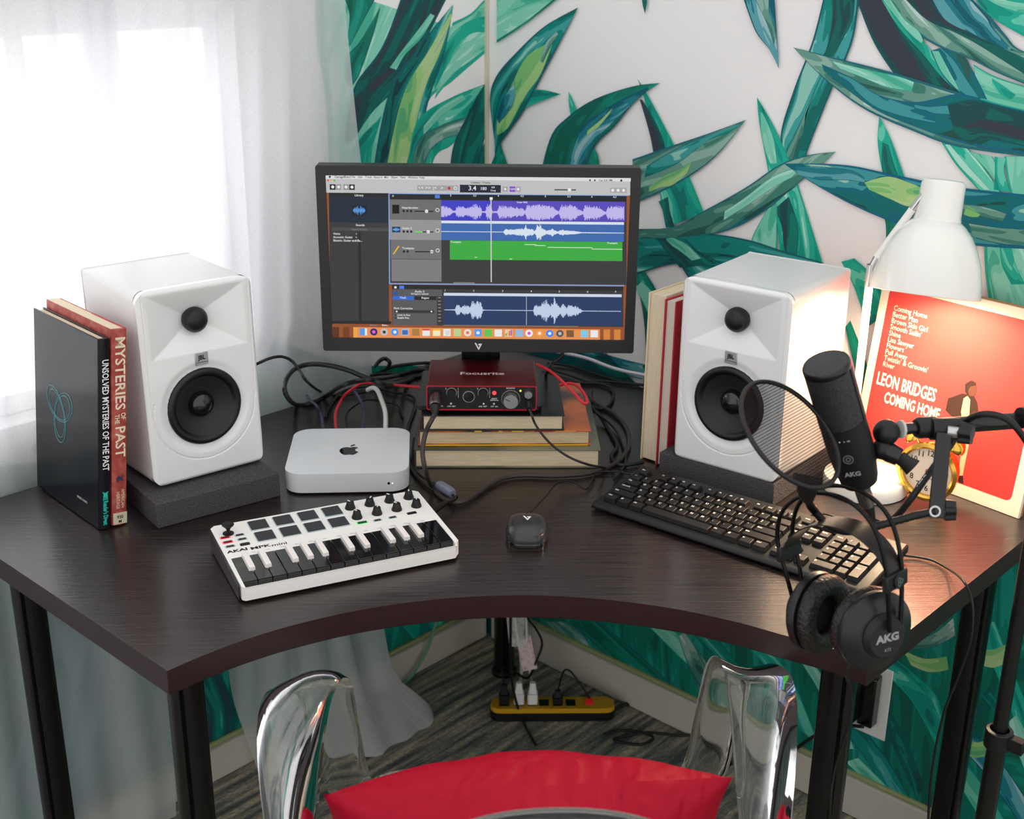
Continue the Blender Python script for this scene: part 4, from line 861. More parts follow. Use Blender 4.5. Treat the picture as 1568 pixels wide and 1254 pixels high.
# deck as a frame around the key bed
inn = [(kx0, ky0-.0155), (kx1, ky0-.0155), (kx1, ky1), (kx0, ky1)]
def P3(x, y, z=0): return TM @ Vector((x, y, z))
oo = [P3(*p) for p in out]; ii = [P3(*p) for p in inn]
v = oo+ii; f = [(0, 1, 8), (1, 2, 9, 8), (2, 3, 9), (3, 4, 10, 9), (4, 5, 10), (5, 6, 11, 10), (6, 7, 11), (7, 0, 8, 11)]
b = [Vector((p[0], min(p[1], KD), .0045)) for p in out]
v += b; f += [(i, 12+i, 12+(i+1) % 8, (i+1) % 8) for i in range(8)]
wl = [P3(p[0], p[1]+(.003 if i < 2 else 0), -.0125) for i, p in enumerate(inn)]; v += wl; f += [(8+i, 8+(i+1) % 4, 20+(i+1) % 4, 20+i) for i in range(4)]+[(20, 21, 22, 23)]+[tuple(range(19, 11, -1))]
f = [tuple(reversed(q_)) if i >= 8 and i < 16 else q_ for i, q_ in enumerate(f)]
mb.add(v, f); mb.build('shell', kcream, mk, smooth=30, bevel=.0016, seg=3)
mb = MB(); mb.box(.006, KW-.006, .006, KD-.004, .0002, .0046); mb.build('base', black, mk)
mb = MB(); mb.add([P3(-.0012, .010, -.003), P3(-.0012, DL-.004, -.003), (-.0012, KD-.004, .003), (-.0012, .012, .003), P3(.0, .008, -.001), P3(0, DL-.002, -.001), (0, KD-.002, .002), (0, .010, .002)], [(0, 1, 2, 3), (0, 4, 5, 1), (1, 5, 6, 2), (3, 2, 6, 7), (0, 3, 7, 4)]); mb.build('side_cheek', mat('dark_side_panel', (60, 56, 58), .4), mk)
gk = mat('glossy_black_key', (12, 12, 14), .08, coat=.6); fk = mat('key_front', (50, 50, 52), .35)
nK = 15; kw = (kx1-kx0)/nK; key0 = None
mb = MB(); mb.box(.0006, kw-.0006, ky0-.0008, ky1-.0005, -.0095, .0004, 0, TM @ T(0, 0, 0)); mb.box(.0007, kw-.0007, ky0-.0018, ky0-.0009, -.0115, -.0012, 1, TM)
key0 = mb.build('natural_key', [gk, fk], mk, bevel=.0006)
for i in range(nK):
    o = key0 if i == 0 else key0.copy()
    if i: COL.objects.link(o); o.parent = mk
    o.location = (kx0+i*kw, 0, 0)
wk = mat('white_sharp_key', (236, 232, 230), .4)
mb = MB(); L_ = (ky1-ky0); mb.box(-.0048, .0048, ky1-L_*.64, ky1-.0005, -.003, .0066, 0, TM, tx=.0008, ty=.0); sk = mb.build('sharp_key', wk, mk, bevel=.0009, seg=3)
first = True
for i in (1, 2, 4, 5, 6, 8, 9, 11, 12, 13):
    o = sk if first else sk.copy()
    if not first: COL.objects.link(o); o.parent = mk
    first = False; o.location = (kx0+i*kw+(.0 if i not in (1, 4, 8, 11) else -.0012)+(.0012 if i in (2, 6, 9, 13) else 0), 0, 0)
# pads
pad_m = mat('dark_pad_rubber', (48, 49, 54), .6); pad_r = mat('pad_surround', (176, 192, 196), .35)
pb0, pb3 = deck(*s1(632, 425)), deck(*s2(55, 288)); pf0, pf3 = deck(*s1(700, 535)), deck(*s2(122, 398))
mb = MB(); mb.prism(rrect(-.0142, .0142, -.0138, .0138, .0012, 3), -.0005, .0012, 0, TM, inset=.0003); pd = mb.build('pad', pad_r, mk, smooth=30)
pt = MB().prism(rrect(-.0130, .0130, -.0126, .0126, .001, 3), .0012, .0022, 0, TM, inset=.0004).build('pad_rubber', pad_m, pd, smooth=30)
def dk(x, y, z=0): q_ = TM @ Vector((x, y, z)) - TM @ Vector((0, 0, 0)); return q_
first = True
for A, B in ((pb0, pb3), (pf0, pf3)):
    for i in range(4):
        P = A+(B-A)*i/3
        o = pd if first else copy_tree(pd, mk); first = False; o.location = dk(P.x, P.y)
# knobs
M0 = TM
mb = MB(); mb.lathe([(.0080, 0), (.0080, .0012), (.0060, .0070), (.0055, .0105), (.0050, .0112), (0, .0112)], 24, 0, M0); kb_ = mb.build('knob', black, mk, smooth=40)
MB().box(-.0008, .0008, .0005, .0056, .0108, .0118, 0, M0).build('pointer', whiteprint, kb_)
first = True
for row in ([(240, 252), (437, 217), (637, 182), (830, 147)], [(308, 347), (510, 307), (710, 267), (907, 230)]):
    for i, (x, y) in enumerate(row):
        P = deck(*s2(x, y)); o = kb_ if first else copy_tree(kb_, mk); first = False; o.location = dk(P.x, P.y)
        # turn about the deck normal
        o.rotation_euler = (TM.to_3x3() @ Matrix.Rotation(math.radians([25, -40, 30, -20][i]), 3, 'Z') @ TM.to_3x3().inverted()).to_euler()
        q0 = o.rotation_euler.to_matrix() @ (TM @ Vector((0, 0, 0))); o.location = (TM @ Vector((P.x, P.y, 0)))-q0
# buttons
def btn(c, w, d, m, m2, name='button'):
    P = deck(*c); o = MB().prism(rrect(-w/2, w/2, -d/2, d/2, .0008, 3), -.0004, .0005, 0, TM).build(name, m, mk); o.location = dk(P.x, P.y)
    MB().prism(rrect(-w/2+.0018, w/2-.0018, -d/2+.0008, d/2-.0012, .0005, 2), .0005, .0016, 0, TM).build('button_cap', m2, o)
redl = glow('red_backlight', (255, 110, 120), 1.0); grl = glow('green_backlight', (120, 240, 140), 1.1); dred = mat('dark_red_button', (110, 16, 24), .5); dgr = mat('dark_green_button', (8, 80, 40), .5)
btn(s1(295, 551), .015, .0062, redl, dred); btn(s1(322, 597), .015, .0062, redl, dred); btn(s1(347, 640), .014, .0055, pad_r, pad_m)
btn(s1(442, 525), .014, .0055, pad_r, pad_m); btn(s1(468, 567), .014, .0055, pad_r, pad_m); btn(s1(496, 616), .014, .0068, black, black)
btn(s2(360, 400), .017, .0068, grl, dgr); btn(s2(515, 376), .013, .0056, pad_r, pad_m); btn(s2(668, 347), .013, .0056, pad_r, pad_m); btn(s2(862, 302), .0145, .0062, black, black)
P = deck(*s1(328, 508)); js = MB().lathe([(.008, 0), (.008, .0008), (.0035, .0012), (.0025, .006), (.004, .0095), (.0085, .0140), (.0088, .0150), (.0070, .0146), (.003, .013), (0, .0128)], 28, 0, TM).build('joystick', black, mk, smooth=50); js.location = dk(P.x, P.y)
mb = MB(); A, B = deck(*s1(318, 700)), deck(*s1(520, 662)); mb.text('AKAI', .0095, 0, TM @ T((A.x+B.x)/2, (A.y+B.y)/2, .0002), sx=1.35, bold=.0004, shear=.0)
A, B = deck(*s1(545, 660)), deck(*s1(760, 628)); mb.text('MPK', .0098, 0, TM @ T((A.x+B.x)/2, (A.y+B.y)/2, .0002), sx=1.5, bold=.0003); A, B = deck(*s1(765, 628)), deck(*s1(920, 602)); mb.text('mini', .0098, 0, TM @ T((A.x+B.x)/2, (A.y+B.y)/2, .0002), sx=1.35, bold=.00015)
mb.build('deck_lettering', black, mk, smooth=0)
mb = MB()
for i in range(1, 15):
    if i in (3, 7, 10): continue
    mb.box(kx0+i*kw-.0035, kx0+i*kw+.0035, ky1+.0035, ky1+.0042, .0001, .0003, 0, TM)
for i in range(12): mb.box(kx0+.03+i*.0205, kx0+.036+i*.0205, ky1+.0058, ky1+.0064, .0001, .0003, 0, TM)
mb.build('key_markings', greyprint, mk, smooth=0)

# ------------------------------------------------------------------ computer keyboard
rzB = math.radians(4.3); BW, BD = .452, .148
cB_ = np.array([.9385, -.4405]); R2 = np.array([[math.cos(rzB), -math.sin(rzB)], [math.sin(rzB), math.cos(rzB)]])
oB = cB_-R2 @ np.array([BW/2, BD/2])
kb = thing('computer_keyboard', 'long black wired computer keyboard with white legends beneath the hanging headphones', 'keyboard', (oB[0], oB[1], .7502), rzB)
bs = math.atan2(.016, BD); BMx = Matrix.Translation((0, 0, .0115)) @ Matrix.Rotation(bs, 4, 'X')
kbm = mat('keyboard_shell', (20, 19, 21), .42, bump=(1500, .1, .0003)); capm = mat('keycap_plastic', (25, 23, 24), .45, bump=(1500, .1, .0003)); leg_ = mat('key_legend', (232, 226, 214), .5)
mb = MB(); pr = [(0, .004), (.0015, .0095), (.006, .0118), (BD-.004, .0275), (BD, .025), (BD, .014), (BD-.02, .010), (.006, .0015)]
n = len(pr); v = [(0, y, z) for y, z in pr]+[(BW, y, z) for y, z in pr]; f = [tuple(range(n))[::-1], tuple(range(n, 2*n))]+[(i, (i+1) % n, n+(i+1) % n, n+i) for i in range(n)]
mb.add(v, f); mb.build('shell', kbm, kb, smooth=30, bevel=.0025, seg=3)
for x in (.03, BW-.05):
    MB().box(x, x+.02, BD-.03, BD-.018, 0, .012).build('foot', black, kb); MB().box(x, x+.03, .012, .02, 0, .0035).build('rubber_foot', rubber, kb)
U = .0188; x0 = .0125; ry = [.0150+i*U*.985 for i in range(5)]; ry.append(ry[4]+U*1.16)
keys = []
def row(r, xs, items):
    x = xs
    for it_ in items:
        if isinstance(it_, tuple): s_, w_ = it_
        else: s_, w_ = it_, 1
        if s_ is not None: keys.append((x, ry[r], w_, 1, s_))
        x += w_*U
row(5, x0, ['Esc', (None, 1), 'F1', 'F2', 'F3', 'F4', (None, .5), 'F5', 'F6', 'F7', 'F8', (None, .5), 'F9', 'F10', 'F11', 'F12'])
row(4, x0, ['~', '1', '2', '3', '4', '5', '6', '7', '8', '9', '0', '-', '=', ('Backspace', 2)])
row(3, x0, [('Tab', 1.5), *'QWERTYUIOP', '[', ']', ('\\', 1.5)])
row(2, x0, [('Caps Lock', 1.75), *'ASDFGHJKL', ';', "'", ('Enter', 2.25)])
row(1, x0, [('Shift', 2.25), *'ZXCVBNM', ',', '.', '/', ('Shift', 2.75)])
row(0, x0, [('Ctrl', 1.25), ('#', 1.25), ('Alt', 1.25), ('', 6.25), ('Alt', 1.25), ('#', 1.25), ('=', 1.25), ('Ctrl', 1.25)])
xn = x0+15*U+.005
row(5, xn, ['PrtSc', 'ScrLk', 'Pause']); row(4, xn, ['Ins', 'Home', 'PgUp']); row(3, xn, ['Del', 'End', 'PgDn']); row(1, xn+U, ['^']); row(0, xn, ['<', 'v', '>'])
xp = xn+3*U+.005
row(4, xp, ['Num', '/', '*', '-']); row(3, xp, ['7', '8', '9']); row(2, xp, ['4', '5', '6']); row(1, xp, ['1', '2', '3']); row(0, xp, [('0', 2), '.'])
keys.append((xp+3*U, ry[2], 1, 2, '+')); keys.append((xp+3*U, ry[0], 1, 2, 'Enter'))
protos = {}
for x, y, w_, h_, s_ in keys:
    wx = w_*U; hy = (h_-1)*U*.985+U*.97
    mb = MB(); mb.box(.0006, wx-.0006, .0006, hy-.0006, .0002, .0074, 0, None, tx=.0021, ty=.0016)
    if s_:
        sz = .0062 if len(s_) == 1 else (.0042 if len(s_) < 5 else .0036)
        mb.text(s_, sz, 1, T(.0032 if len(s_) > 1 else .0055, hy*.66, .0076), align='LEFT' if len(s_) > 1 else 'CENTER', bold=.00018)
    o = mb.build('key', [capm, leg_], kb, smooth=30, bevel=.0007)
    o.matrix_local = BMx @ T(x, y, 0)

# ------------------------------------------------------------------ mouse
pm_ = PZ(807, 807, .766); rzMo = math.radians(43)
ms = thing('computer_mouse', 'small black wired mouse in the middle of the desk', 'mouse', (pm_[0], pm_[1], .7502), rzMo)
def mouse_shell(sc, z0, hh, ln):
    mb = MB(); nu, nv = 40, 14; v = []; f = []
    for j in range(nv+1):
        a = PI/2*j/nv; r = math.cos(a)**.55 if j < nv else 0; z = z0+hh*math.sin(a)**.9
        for i in range(nu):
            b = 2*PI*i/nu; cx, sy = math.cos(b), math.sin(b); e = .62
            x = math.copysign(abs(cx)**e, cx)*.0315*sc*r; y = math.copysign(abs(sy)**e, sy)*ln/2*sc*r
            x *= 1-.07*abs(y)/(ln/2)
            v.append((x, y, z*(1-.18*(y/(ln/2))**2 if j > nv*.4 else 1) ))
    for j in range(nv):
        for i in range(nu): k = (i+1) % nu; f.append((j*nu+i, j*nu+k, (j+1)*nu+k, (j+1)*nu+i))
    f.append(tuple(range(nu))[::-1]); return mb.add(v, f)
mouse_shell(.97, .0002, .018, .082).build('base', glossblack, ms, smooth=60)
mouse_shell(1.0, .008, .022, .086).build('shell', mat('mouse_shell', (40, 40, 43), .3, coat=.3), ms, smooth=60)
MB().poly([(-.0055, .0045), (-.003, .0045), (.0005, -.002), (.0022, .0015), (-.0005, .0015), (.0004, .0033), (.0055, .0033), (.0005, -.0055)], 0, Matrix.Diagonal((1.15, 1.5, 1, 1)) @ T(0, .001, .0302)).build('logo', whiteprint, ms, smooth=0)
MB().tube([(-.0, .020, .0255), (0, .027, .0248), (0, .034, .0225)], .0028, 12).build('scroll_wheel', rubber, ms)
MB().tube([(0, .030, .0262), (0, .038, .0215)], .0004, 6).build('button_seam', glossblack, ms)

# ------------------------------------------------------------------ desk lamp
lc = np.array([.987, -.160]); lamp = thing('desk_lamp', 'white desk lamp, switched on, with a bell shade and a round base', 'lamp', (lc[0], lc[1], .7502))
lw = mat('lamp_white_enamel', (238, 238, 234), .18, coat=.6)
MB().lathe([(0, 0), (.064, 0), (.0665, .0015), (.0665, .022), (.065, .0245), (.060, .0255), (0, .0258)], 64).build('base', lw, lamp, smooth=40)
J0 = Vector((-.032, .003, .025)); J1 = Vector((-.0315, .003, .366)); LO = Vector((lc[0], lc[1], .7502))
H0 = Vector(PT(1408, 306, 1.905))-LO
MB().tube([J0, J0+(J1-J0)*.9], .0062, 16).build('pole', lw, lamp, smooth=60)
MB().tube([J0+(J1-J0)*.9, J1], .0068, 16).build('pole_joint', chrome, lamp, smooth=60)
e1 = J1+(H0-J1)*.12; e2 = J1+(H0-J1)*.86
MB().tube([J1-Vector((0, 0, .006)), e1], .0050, 14).build('arm_joint', chrome, lamp, smooth=60)
MB().tube([e1, e2], .0060, 16).build('arm', lw, lamp, smooth=60)
MB().tube([e2, H0+(H0-J1)*.08], .0055, 14).build('arm_joint', chrome, lamp, smooth=60)
top = np.array(PT(1446, 276, 1.90)); rimc = np.array(PT(1415.5, 449, 1.928)); ax = nrm(rimc-top); hl = float(np.linalg.norm(rimc-top))
xx = nrm(np.cross(ax, [0, 0, 1])); yy = np.cross(ax, xx)
SM = basis(xx, yy, ax, top-np.array([lc[0], lc[1], .7502]))
k = 1.90/FPX
prof = [(0, 0), (.0, .0), (27, 0), (31, 2), (33, 7), (34.5, 55), (36, 62), (44, 68), (56, 82), (68, 103), (76, 125), (81, 148), (83.5, 168), (84, hl/k)]
outer = [(r*k, z*k) for r, z in prof[1:]]; inner = [(max(0, r-.0016), z+.0003) for r, z in outer[3:]][::-1]; inner.append((0, .012))
lwi = mat('lamp_inside_enamel', (246, 244, 238), .5)
MB().lathe(outer+[(outer[-1][0]-.0008, outer[-1][1]+.0008)]+inner, 72, 0, SM).build('lamp_shade', lw, lamp, smooth=40)
MB().lathe([(0, .03), (.013, .03), (.013, .062), (0, .062)], 20, 0, SM).build('bulb_socket', lwi, lamp, smooth=40)
bc = SM @ Vector((0, 0, .088))
MB().ball(bc, .021, 0, None, 20).build('bulb', glow('warm_bulb', (255, 214, 160), 12), lamp, smooth=180)
pl_ = bpy.data.lights.new('lamp_bulb_light', 'SPOT'); pl_.energy = 20; pl_.color = (1, .74, .46); pl_.shadow_soft_size = .05; pl_.spot_size = math.radians(165); pl_.spot_blend = .3
po = bpy.data.objects.new('lamp_bulb_light', pl_); COL.objects.link(po); pw = LO+(SM @ Vector((0, 0, .112)))
po.matrix_world = basis(xx, -yy, -ax, pw)

# ------------------------------------------------------------------ record sleeve leaning on the wall
B_ = PZ(1559, 795); A_ = PZ(1460, 758); d_ = nrm(B_-A_); th = math.radians(7.5)
n_ = np.array([-d_[1], d_[0], 0]); up = n_*math.sin(th)+np.array([0, 0, 1])*math.cos(th); fn = np.cross(d_, up)   # fn points to the room
AS = .318; O_ = B_-d_*AS; O_[2] = .7504
AM = basis(d_, -fn, up, O_)
alb = thing('record_sleeve', 'red and white record sleeve with a printed standing figure, leaning behind the clock', 'record sleeve', mat=AM)
MB().box(0, AS, -.0, .006, 0, .316).build('sleeve', mat('sleeve_white_board', (240, 228, 208), .5), alb, bevel=.0008)
MB().box(.004, AS-.001, .0062, .014, 0.001, .318).build('backing_board', mat('brown_backing_board', (170, 120, 70), .6), alb, bevel=.0008)
rm = mat('sleeve_red_print', (204, 58, 58), .35, var=(2.5, (210, 70, 66), .3, .7))
MB().poly(rrect(.016, AS-.018, .022, .300, .010, 5), 0, T(0, -.0003, 0) @ Rx(90)).build('red_print', rm, alb, smooth=0)
AX = frame_loc(AM)
def al(px, py): P = AX(PP(px, py, O_, fn)); return P.x, P.z
mb = MB(); songs = ['Coming Home', 'Better Man', 'Brown Skin Girl', "Smooth Sailin'", 'Shine', 'Lisa Sawyer', 'Flowers', 'Pull Away', "Twistin' & Groovin'", 'River']
xs, zs = al(1357, 449); xe, ze = al(1341, 520)
for i, s_ in enumerate(songs): mb.text(s_, .0125, 0, T(.030, -.0006, .268-(i)*.0106) @ Rx(90), align='LEFT', sx=.86)
mb.build('song_list', mat('pale_pink_print', (250, 222, 206), .5), alb, smooth=0)
mb = MB(); xa, za = al(1327, 600); xb, zb_ = al(1429, 632)
mb.text('LEON BRIDGES', .030, 0, T(.024, -.0006, .146) @ Rx(90), align='LEFT', sx=.565, bold=.0006)
mb.text('COMING HOME', .026, 0, T(.045, -.0006, .118) @ Rx(90), align='LEFT', sx=.57, bold=.0006); mb.build('sleeve_title', mat('cream_title_print', (252, 240, 222), .5), alb, smooth=0)
fig = MB()
zz = lambda px, py: al(px, py)
def fpoly(i, pts, lay): fig.poly([zz(*p) for p in pts], i, T(0, -.0006-.0001*lay, 0) @ Rx(90))
jx = lambda x, y: (1320+x/5.7, 600+y/5.7)
# printed figure: dark jacket, pale trousers, short dark hair; generic silhouette
fpoly(0, [(1478, 588), (1488, 582), (1495, 586), (1496, 596), (1492, 604), (1483, 607), (1478, 600)], 1)
fpoly(1, [(1486, 592), (1495, 590), (1496, 600), (1491, 607), (1484, 606), (1483, 598)], 2)
fpoly(0, [(1452, 610), (1474, 602), (1482, 604), (1492, 606), (1497, 616), (1500, 640), (1496, 648), (1484, 650), (1474, 648), (1460, 640), (1448, 628)], 1)
fpoly(2, [(1476, 610), (1482, 606), (1486, 612), (1484, 645), (1474, 646), (1472, 630)], 2)
fpoly(2, [(1466, 646), (1488, 646), (1486, 670), (1480, 700), (1474, 730), (1468, 730), (1472, 690), (1468, 668)], 1)
fpoly(0, [(1466, 728), (1475, 728), (1476, 740), (1468, 738)], 3)
fig.build('printed_figure', [mat('figure_print_%d' % i, c, .5) for i, c in enumerate([(52, 30, 24), (98, 58, 42), (214, 176, 140)])], alb, smooth=0)

# ------------------------------------------------------------------ twin bell alarm clock
ccw = PY(1422, 721, -.150); rzc = math.radians(4)
ck = thing('alarm_clock', 'small golden twin-bell alarm clock with a cream dial', 'clock', (ccw[0], ccw[1], .7503), rzc); cz = (float(ccw[2])-.7503)/1.1; ck.scale = (1.1, 1.1, 1.1); CRd = .0435
F_ = Rx(90)
MB().lathe([(0, .012), (.030, .012), (.038, .016), (.038, .030), (.030, .034), (0, .034)], 48, 0, T(0, .034, cz) @ F_).build('case', brass, ck, smooth=40)
MB().lathe([(.0355, .034), (.0355, .0415), (.0385, .0438), (CRd, .042), (CRd, .036), (.038, .030)], 64, 0, T(0, .034, cz) @ F_).build('bezel', brass, ck, smooth=40)
dl = MB().lathe([(0, .0350), (.0358, .0350)], 48, 0, T(0, .034, cz) @ F_).build('dial', mat('cream_dial', (236, 222, 204), .5), ck)
mb = MB()
for h in range(1, 13):
    a = PI/2-h*PI/6; mb.text(str(h), .0125, 0, T(.0268*math.cos(a), -.0014, cz+.0268*math.sin(a)) @ F_, sx=.9, bold=.0001)
for h in range(60):
    a = h*PI/30; mb.box(-.00015, .00015, .0325, .0338, 0, .0001, 0, T(0, -.0013, cz) @ F_ @ Matrix.Rotation(a, 4, 'Z'))
mb.text('Westclox', .0042, 0, T(0, -.0014, cz-.011) @ F_); mb.build('dial_numerals', black, dl, smooth=0)
rh = mat('red_hand', (206, 30, 40), .4)
for ang, L_, w_, m_, nm in ((-75, .014, .0009, black, 'hour_hand'), (-52, .022, .0007, black, 'minute_hand'), (-118, .010, .0008, rh, 'alarm_hand')):
    MB().box(-w_, w_, -.004, L_, .0002, .0006, 0, T(0, -.0018, cz) @ F_ @ Rz(ang)).build(nm, m_, ck)
MB().lathe([(0, .001), (.003, .001), (.003, 0)], 16, 0, T(0, -.0018, cz) @ F_).build('hand_hub', rh, ck)
for s_ in (-1, 1):
    bpz = (s_*.026, .012, cz+.041); Mb = T(*bpz) @ Ry(s_*34)
    MB().lathe([(.0175, 0), (.0170, .004), (.0135, .0095), (.007, .0128), (.002, .0138), (.002, .0165), (0, .017)], 32, 0, Mb).build('bell', brass, ck, smooth=50)
    MB().tube([(s_*.020, .012, cz+.030), bpz], .0018, 8).build('bell_post', brass, ck)
    MB().tube([(s_*.020, .010, cz-.036), (s_*.027, .006, .0022)], .0018, 8).ball((s_*.027, .006, .0026), .0026, 0, None, 10).build('leg', brass, ck, smooth=60)
MB().tube([(-.012, .012, cz+.055), (-.006, .012, cz+.066), (.006, .012, cz+.066), (.012, .012, cz+.055)], .0012, 8).tube([(-.012, .012, cz+.055), (-.020, .012, cz+.052)], .0012, 8).tube([(.012, .012, cz+.055), (.020, .012, cz+.052)], .0012, 8).build('handle', brass, ck, smooth=60)
MB().tube([(0, .012, cz+.036), (0, .012, cz+.050)], .0010, 8).lathe([(0, 0), (.003, 0), (.003, .006), (0, .006)], 12, 0, T(0, .012, cz+.050)).build('hammer', brass, ck)
# ------------------------------------------------------------------ studio microphone
mt_ = np.array(PT(1263.5, 553, 1.395)); mbm = np.array(PT(1317, 737, 1.475)); az = nrm(mt_-mbm); Lm = float(np.linalg.norm(mt_-mbm))
front = nrm(-CR*.42-CF*.9); ym = -nrm(front-az*(front@az)); xm = np.cross(ym, az)   # local -y is the microphone's front
MMx = basis(xm, ym, az, mbm)
mic = thing('studio_microphone', 'black side-address studio microphone with a mesh grille, tilted over the keyboard', 'microphone', mat=MMx)
mblk = mat('microphone_body', (13, 13, 15), .5, bump=(1800, .2, .0004))
gm = bpy.data.materials.new('grille_mesh'); nt, b = NT(gm); N = nt.nodes.new; l = nt.links.new
tc = N('ShaderNodeTexCoord'); vv = N('ShaderNodeTexVoronoi'); vv.inputs['Scale'].default_value = 850; rp = N('ShaderNodeValToRGB'); rp.color_ramp.elements[0].color = L3((6, 6, 7)); rp.color_ramp.elements[1].color = L3((58, 58, 62)); rp.color_ramp.elements[0].position = .25; rp.color_ramp.elements[1].position = .5
l(tc.outputs['Object'], vv.inputs['Vector']); l(vv.outputs['Distance'], rp.inputs[0]); l(rp.outputs[0], b.inputs['Base Color']); b.inputs['Roughness'].default_value = .4; b.inputs['Metallic'].default_value = .3
bp = N('ShaderNodeBump'); bp.inputs['Strength'].default_value = .6; bp.inputs['Distance'].default_value = .0006; l(vv.outputs['Distance'], bp.inputs['Height']); l(bp.outputs[0], b.inputs['Normal'])
r = .0262; g0 = Lm*.53
MB().lathe([(0, 0), (.0175, 0), (.0205, .0015), (.0208, .007), (.0222, .0075), (.0240, .022), (.0262, .050), (r, g0), (0, g0)], 56, 0, None).build('body', mblk, mic, smooth=35)
MB().lathe([(.0255, g0+.0002), (.0255, Lm-.006), (.0, Lm-.006)], 56).build('grille', gm, mic, smooth=35)
MB().lathe([(.0257, Lm-.011), (.0268, Lm-.010), (.0268, Lm-.005), (.0255, Lm-.0025), (.0245, Lm-.0025)], 56).build('top_ring', metalblack, mic, smooth=50)
MB().lathe([(.0245, Lm-.0035), (.0245, Lm-.0028), (.018, Lm-.0008), (0, Lm)], 48).build('top_grille', gm, mic, smooth=50)
for s_ in (-1, 1):   # side struts of the grille
    mb = MB(); v = []
    for i in range(7):
        a = (0 if s_ > 0 else PI)+(-.28+.56*i/6)
        for rr_, z in ((.0265, g0-.004), (.0265, Lm-.006)): v.append((rr_*math.cos(a), rr_*math.sin(a), z))
    for i in range(7):
        a = (0 if s_ > 0 else PI)+(-.28+.56*i/6)
        for rr_, z in ((.0254, g0-.004), (.0254, Lm-.006)): v.append((rr_*math.cos(a), rr_*math.sin(a), z))
    f = [(2*i, 2*i+2, 2*i+3, 2*i+1) for i in range(6)]+[(0, 1, 15, 14), (13, 12, 26, 27)]; mb.add(v, f); mb.build('strut', mblk, mic, smooth=60)
M = T(0, -.0262, .052) @ Rx(90)
MB().lathe([(.0060, 0), (.0060, .0008), (.0048, .0008), (.0048, 0)], 28, 0, M).lathe([(.0030, 0), (.0030, .0008), (.0018, .0008), (.0018, 0)], 20, 0, M).build('ring_emblem', mat('grey_metal_print', (130, 132, 135), .4, metal=.5), mic)
MB().text('AKG', .008, 0, T(0, -.0253, .030) @ Rx(90-4), sx=1.1, bold=.0003).build('logo', greyprint, mic, smooth=0)
MB().lathe([(0, 0), (.0009, 0), (0, .0003)], 8, 0, T(-.004, -.0263, .077) @ Rx(90)).text('o  -20', .003, 0, T(.004, -.0264, .077) @ Rx(90)).build('front_marks', whiteprint, mic, smooth=0)
# xlr plug and cable
gmet = mat('grey_nickel', (120, 120, 116), .3, metal=.9)
xend = np.array(PT(1333, 789, 1.495)); mp1 = mbm+(xend-mbm)*.02
cab = thing('microphone_cable', 'black microphone cable curving from the microphone up over the boom arm', 'cable', (0, 0, 0))
dirx = nrm(xend-mbm); Lx = float(np.linalg.norm(xend-mbm))
MB().tube([mbm-az*.001+dirx*.001, mbm+dirx*Lx*.25, mbm+dirx*Lx*.7, mbm+dirx*Lx*.72], [.0095, .0095, .0088, .0075], 24).build('plug', gmet, cab, smooth=40)
MB().tube([mbm+dirx*Lx*.72, mbm+dirx*Lx*.9, mbm+dirx*Lx*1.15], [.0078, .0065, .0042], 16).build('boot', rubber, cab, smooth=60)
pts = [mbm+dirx*Lx*1.1, PT(1337, 797, 1.5), PT(1352, 801, 1.5), PT(1372, 791, 1.49), PT(1396, 762, 1.47), PT(1429, 716, 1.47), PT(1455, 682, 1.475), PT(1476, 648, 1.46), PT(1505, 634, 1.435), PT(1538, 640, 1.43), PT(1562, 662, 1.43), PT(1600, 720, 1.45)]
MB().tube([tuple(p) for p in cat(pts, 8)], .0040, 12).build('cord', rubber, cab, smooth=60)
tw = nrm(PT(1429, 716, 1.47)-PT(1396, 762, 1.47)); sd = nrm(np.cross(tw, CF)); 
MB().text('ATEO', .0075, 0, basis(tw, nrm(np.cross(-CF, tw)), -CF, PT(1413, 738, 1.466)), bold=.0001).build('cord_print', whiteprint, cab, smooth=0)

# ------------------------------------------------------------------ microphone stand with boom
SPx, SPy = 1.366, -.474
st = thing('microphone_stand', 'black microphone stand with a boom arm, at the right edge of the desk', 'microphone stand', (SPx, SPy, 0)); SO = np.array([SPx, SPy, 0])
MB().lathe([(0, 0), (.125, 0), (.125, .010), (.115, .016), (.03, .022), (.018, .05), (0, .05)], 48).build('base', metalblack, st, smooth=40)
MB().tube([(0, 0, .04), (0, 0, .62)], .0125, 20).build('lower_tube', metalblack, st, smooth=60)
MB().tube([(0, 0, .6), (0, 0, 1.06)], .0095, 20).build('upper_tube', metalblack, st, smooth=60)
zc = .60; MB().lathe([(.0125, 0), (.0175, .001), (.0175, .026), (.0125, .027)], 28, 0, T(0, 0, zc)).box(.010, .034, -.007, .007, zc+.004, zc+.023).build('clutch', black, st, smooth=40, bevel=.001)
bl = np.array(PT(1385, 657, 1.452))-SO; bR = np.array(PT(1610, 640, 1.50))-SO
bdir = nrm(bR-bl); bL = float(np.linalg.norm(bR-bl))
MB().tube([bl+bdir*.03, bl+bdir*(bL+.12)], .0098, 20).build('boom_tube', metalblack, st, smooth=60)
MB().tube([bl-bdir*.004, bl+bdir*.035], .0066, 18).build('boom_tip', metalblack, st, smooth=60)
MB().tube([bl+bdir*.014, bl+bdir*.018, bl+bdir*.038, bl+bdir*.042], [.010, .0125, .0125, .0105], 20).build('boom_collar', black, st, smooth=50)
MB().tube([bl+bdir*(bL-.012), bl+bdir*(bL+.02)], .016, 20).tube([tuple(bl+bdir*(bL+.004)), (0, 0, 1.05)], .010, 12).build('boom_clamp', black, st, smooth=50)
q_ = np.array(PT(1562, 640, 1.48))-SO; MB().tube([q_, q_+bdir*.014], .0125, 20).build('boom_ring', black, st, smooth=50)
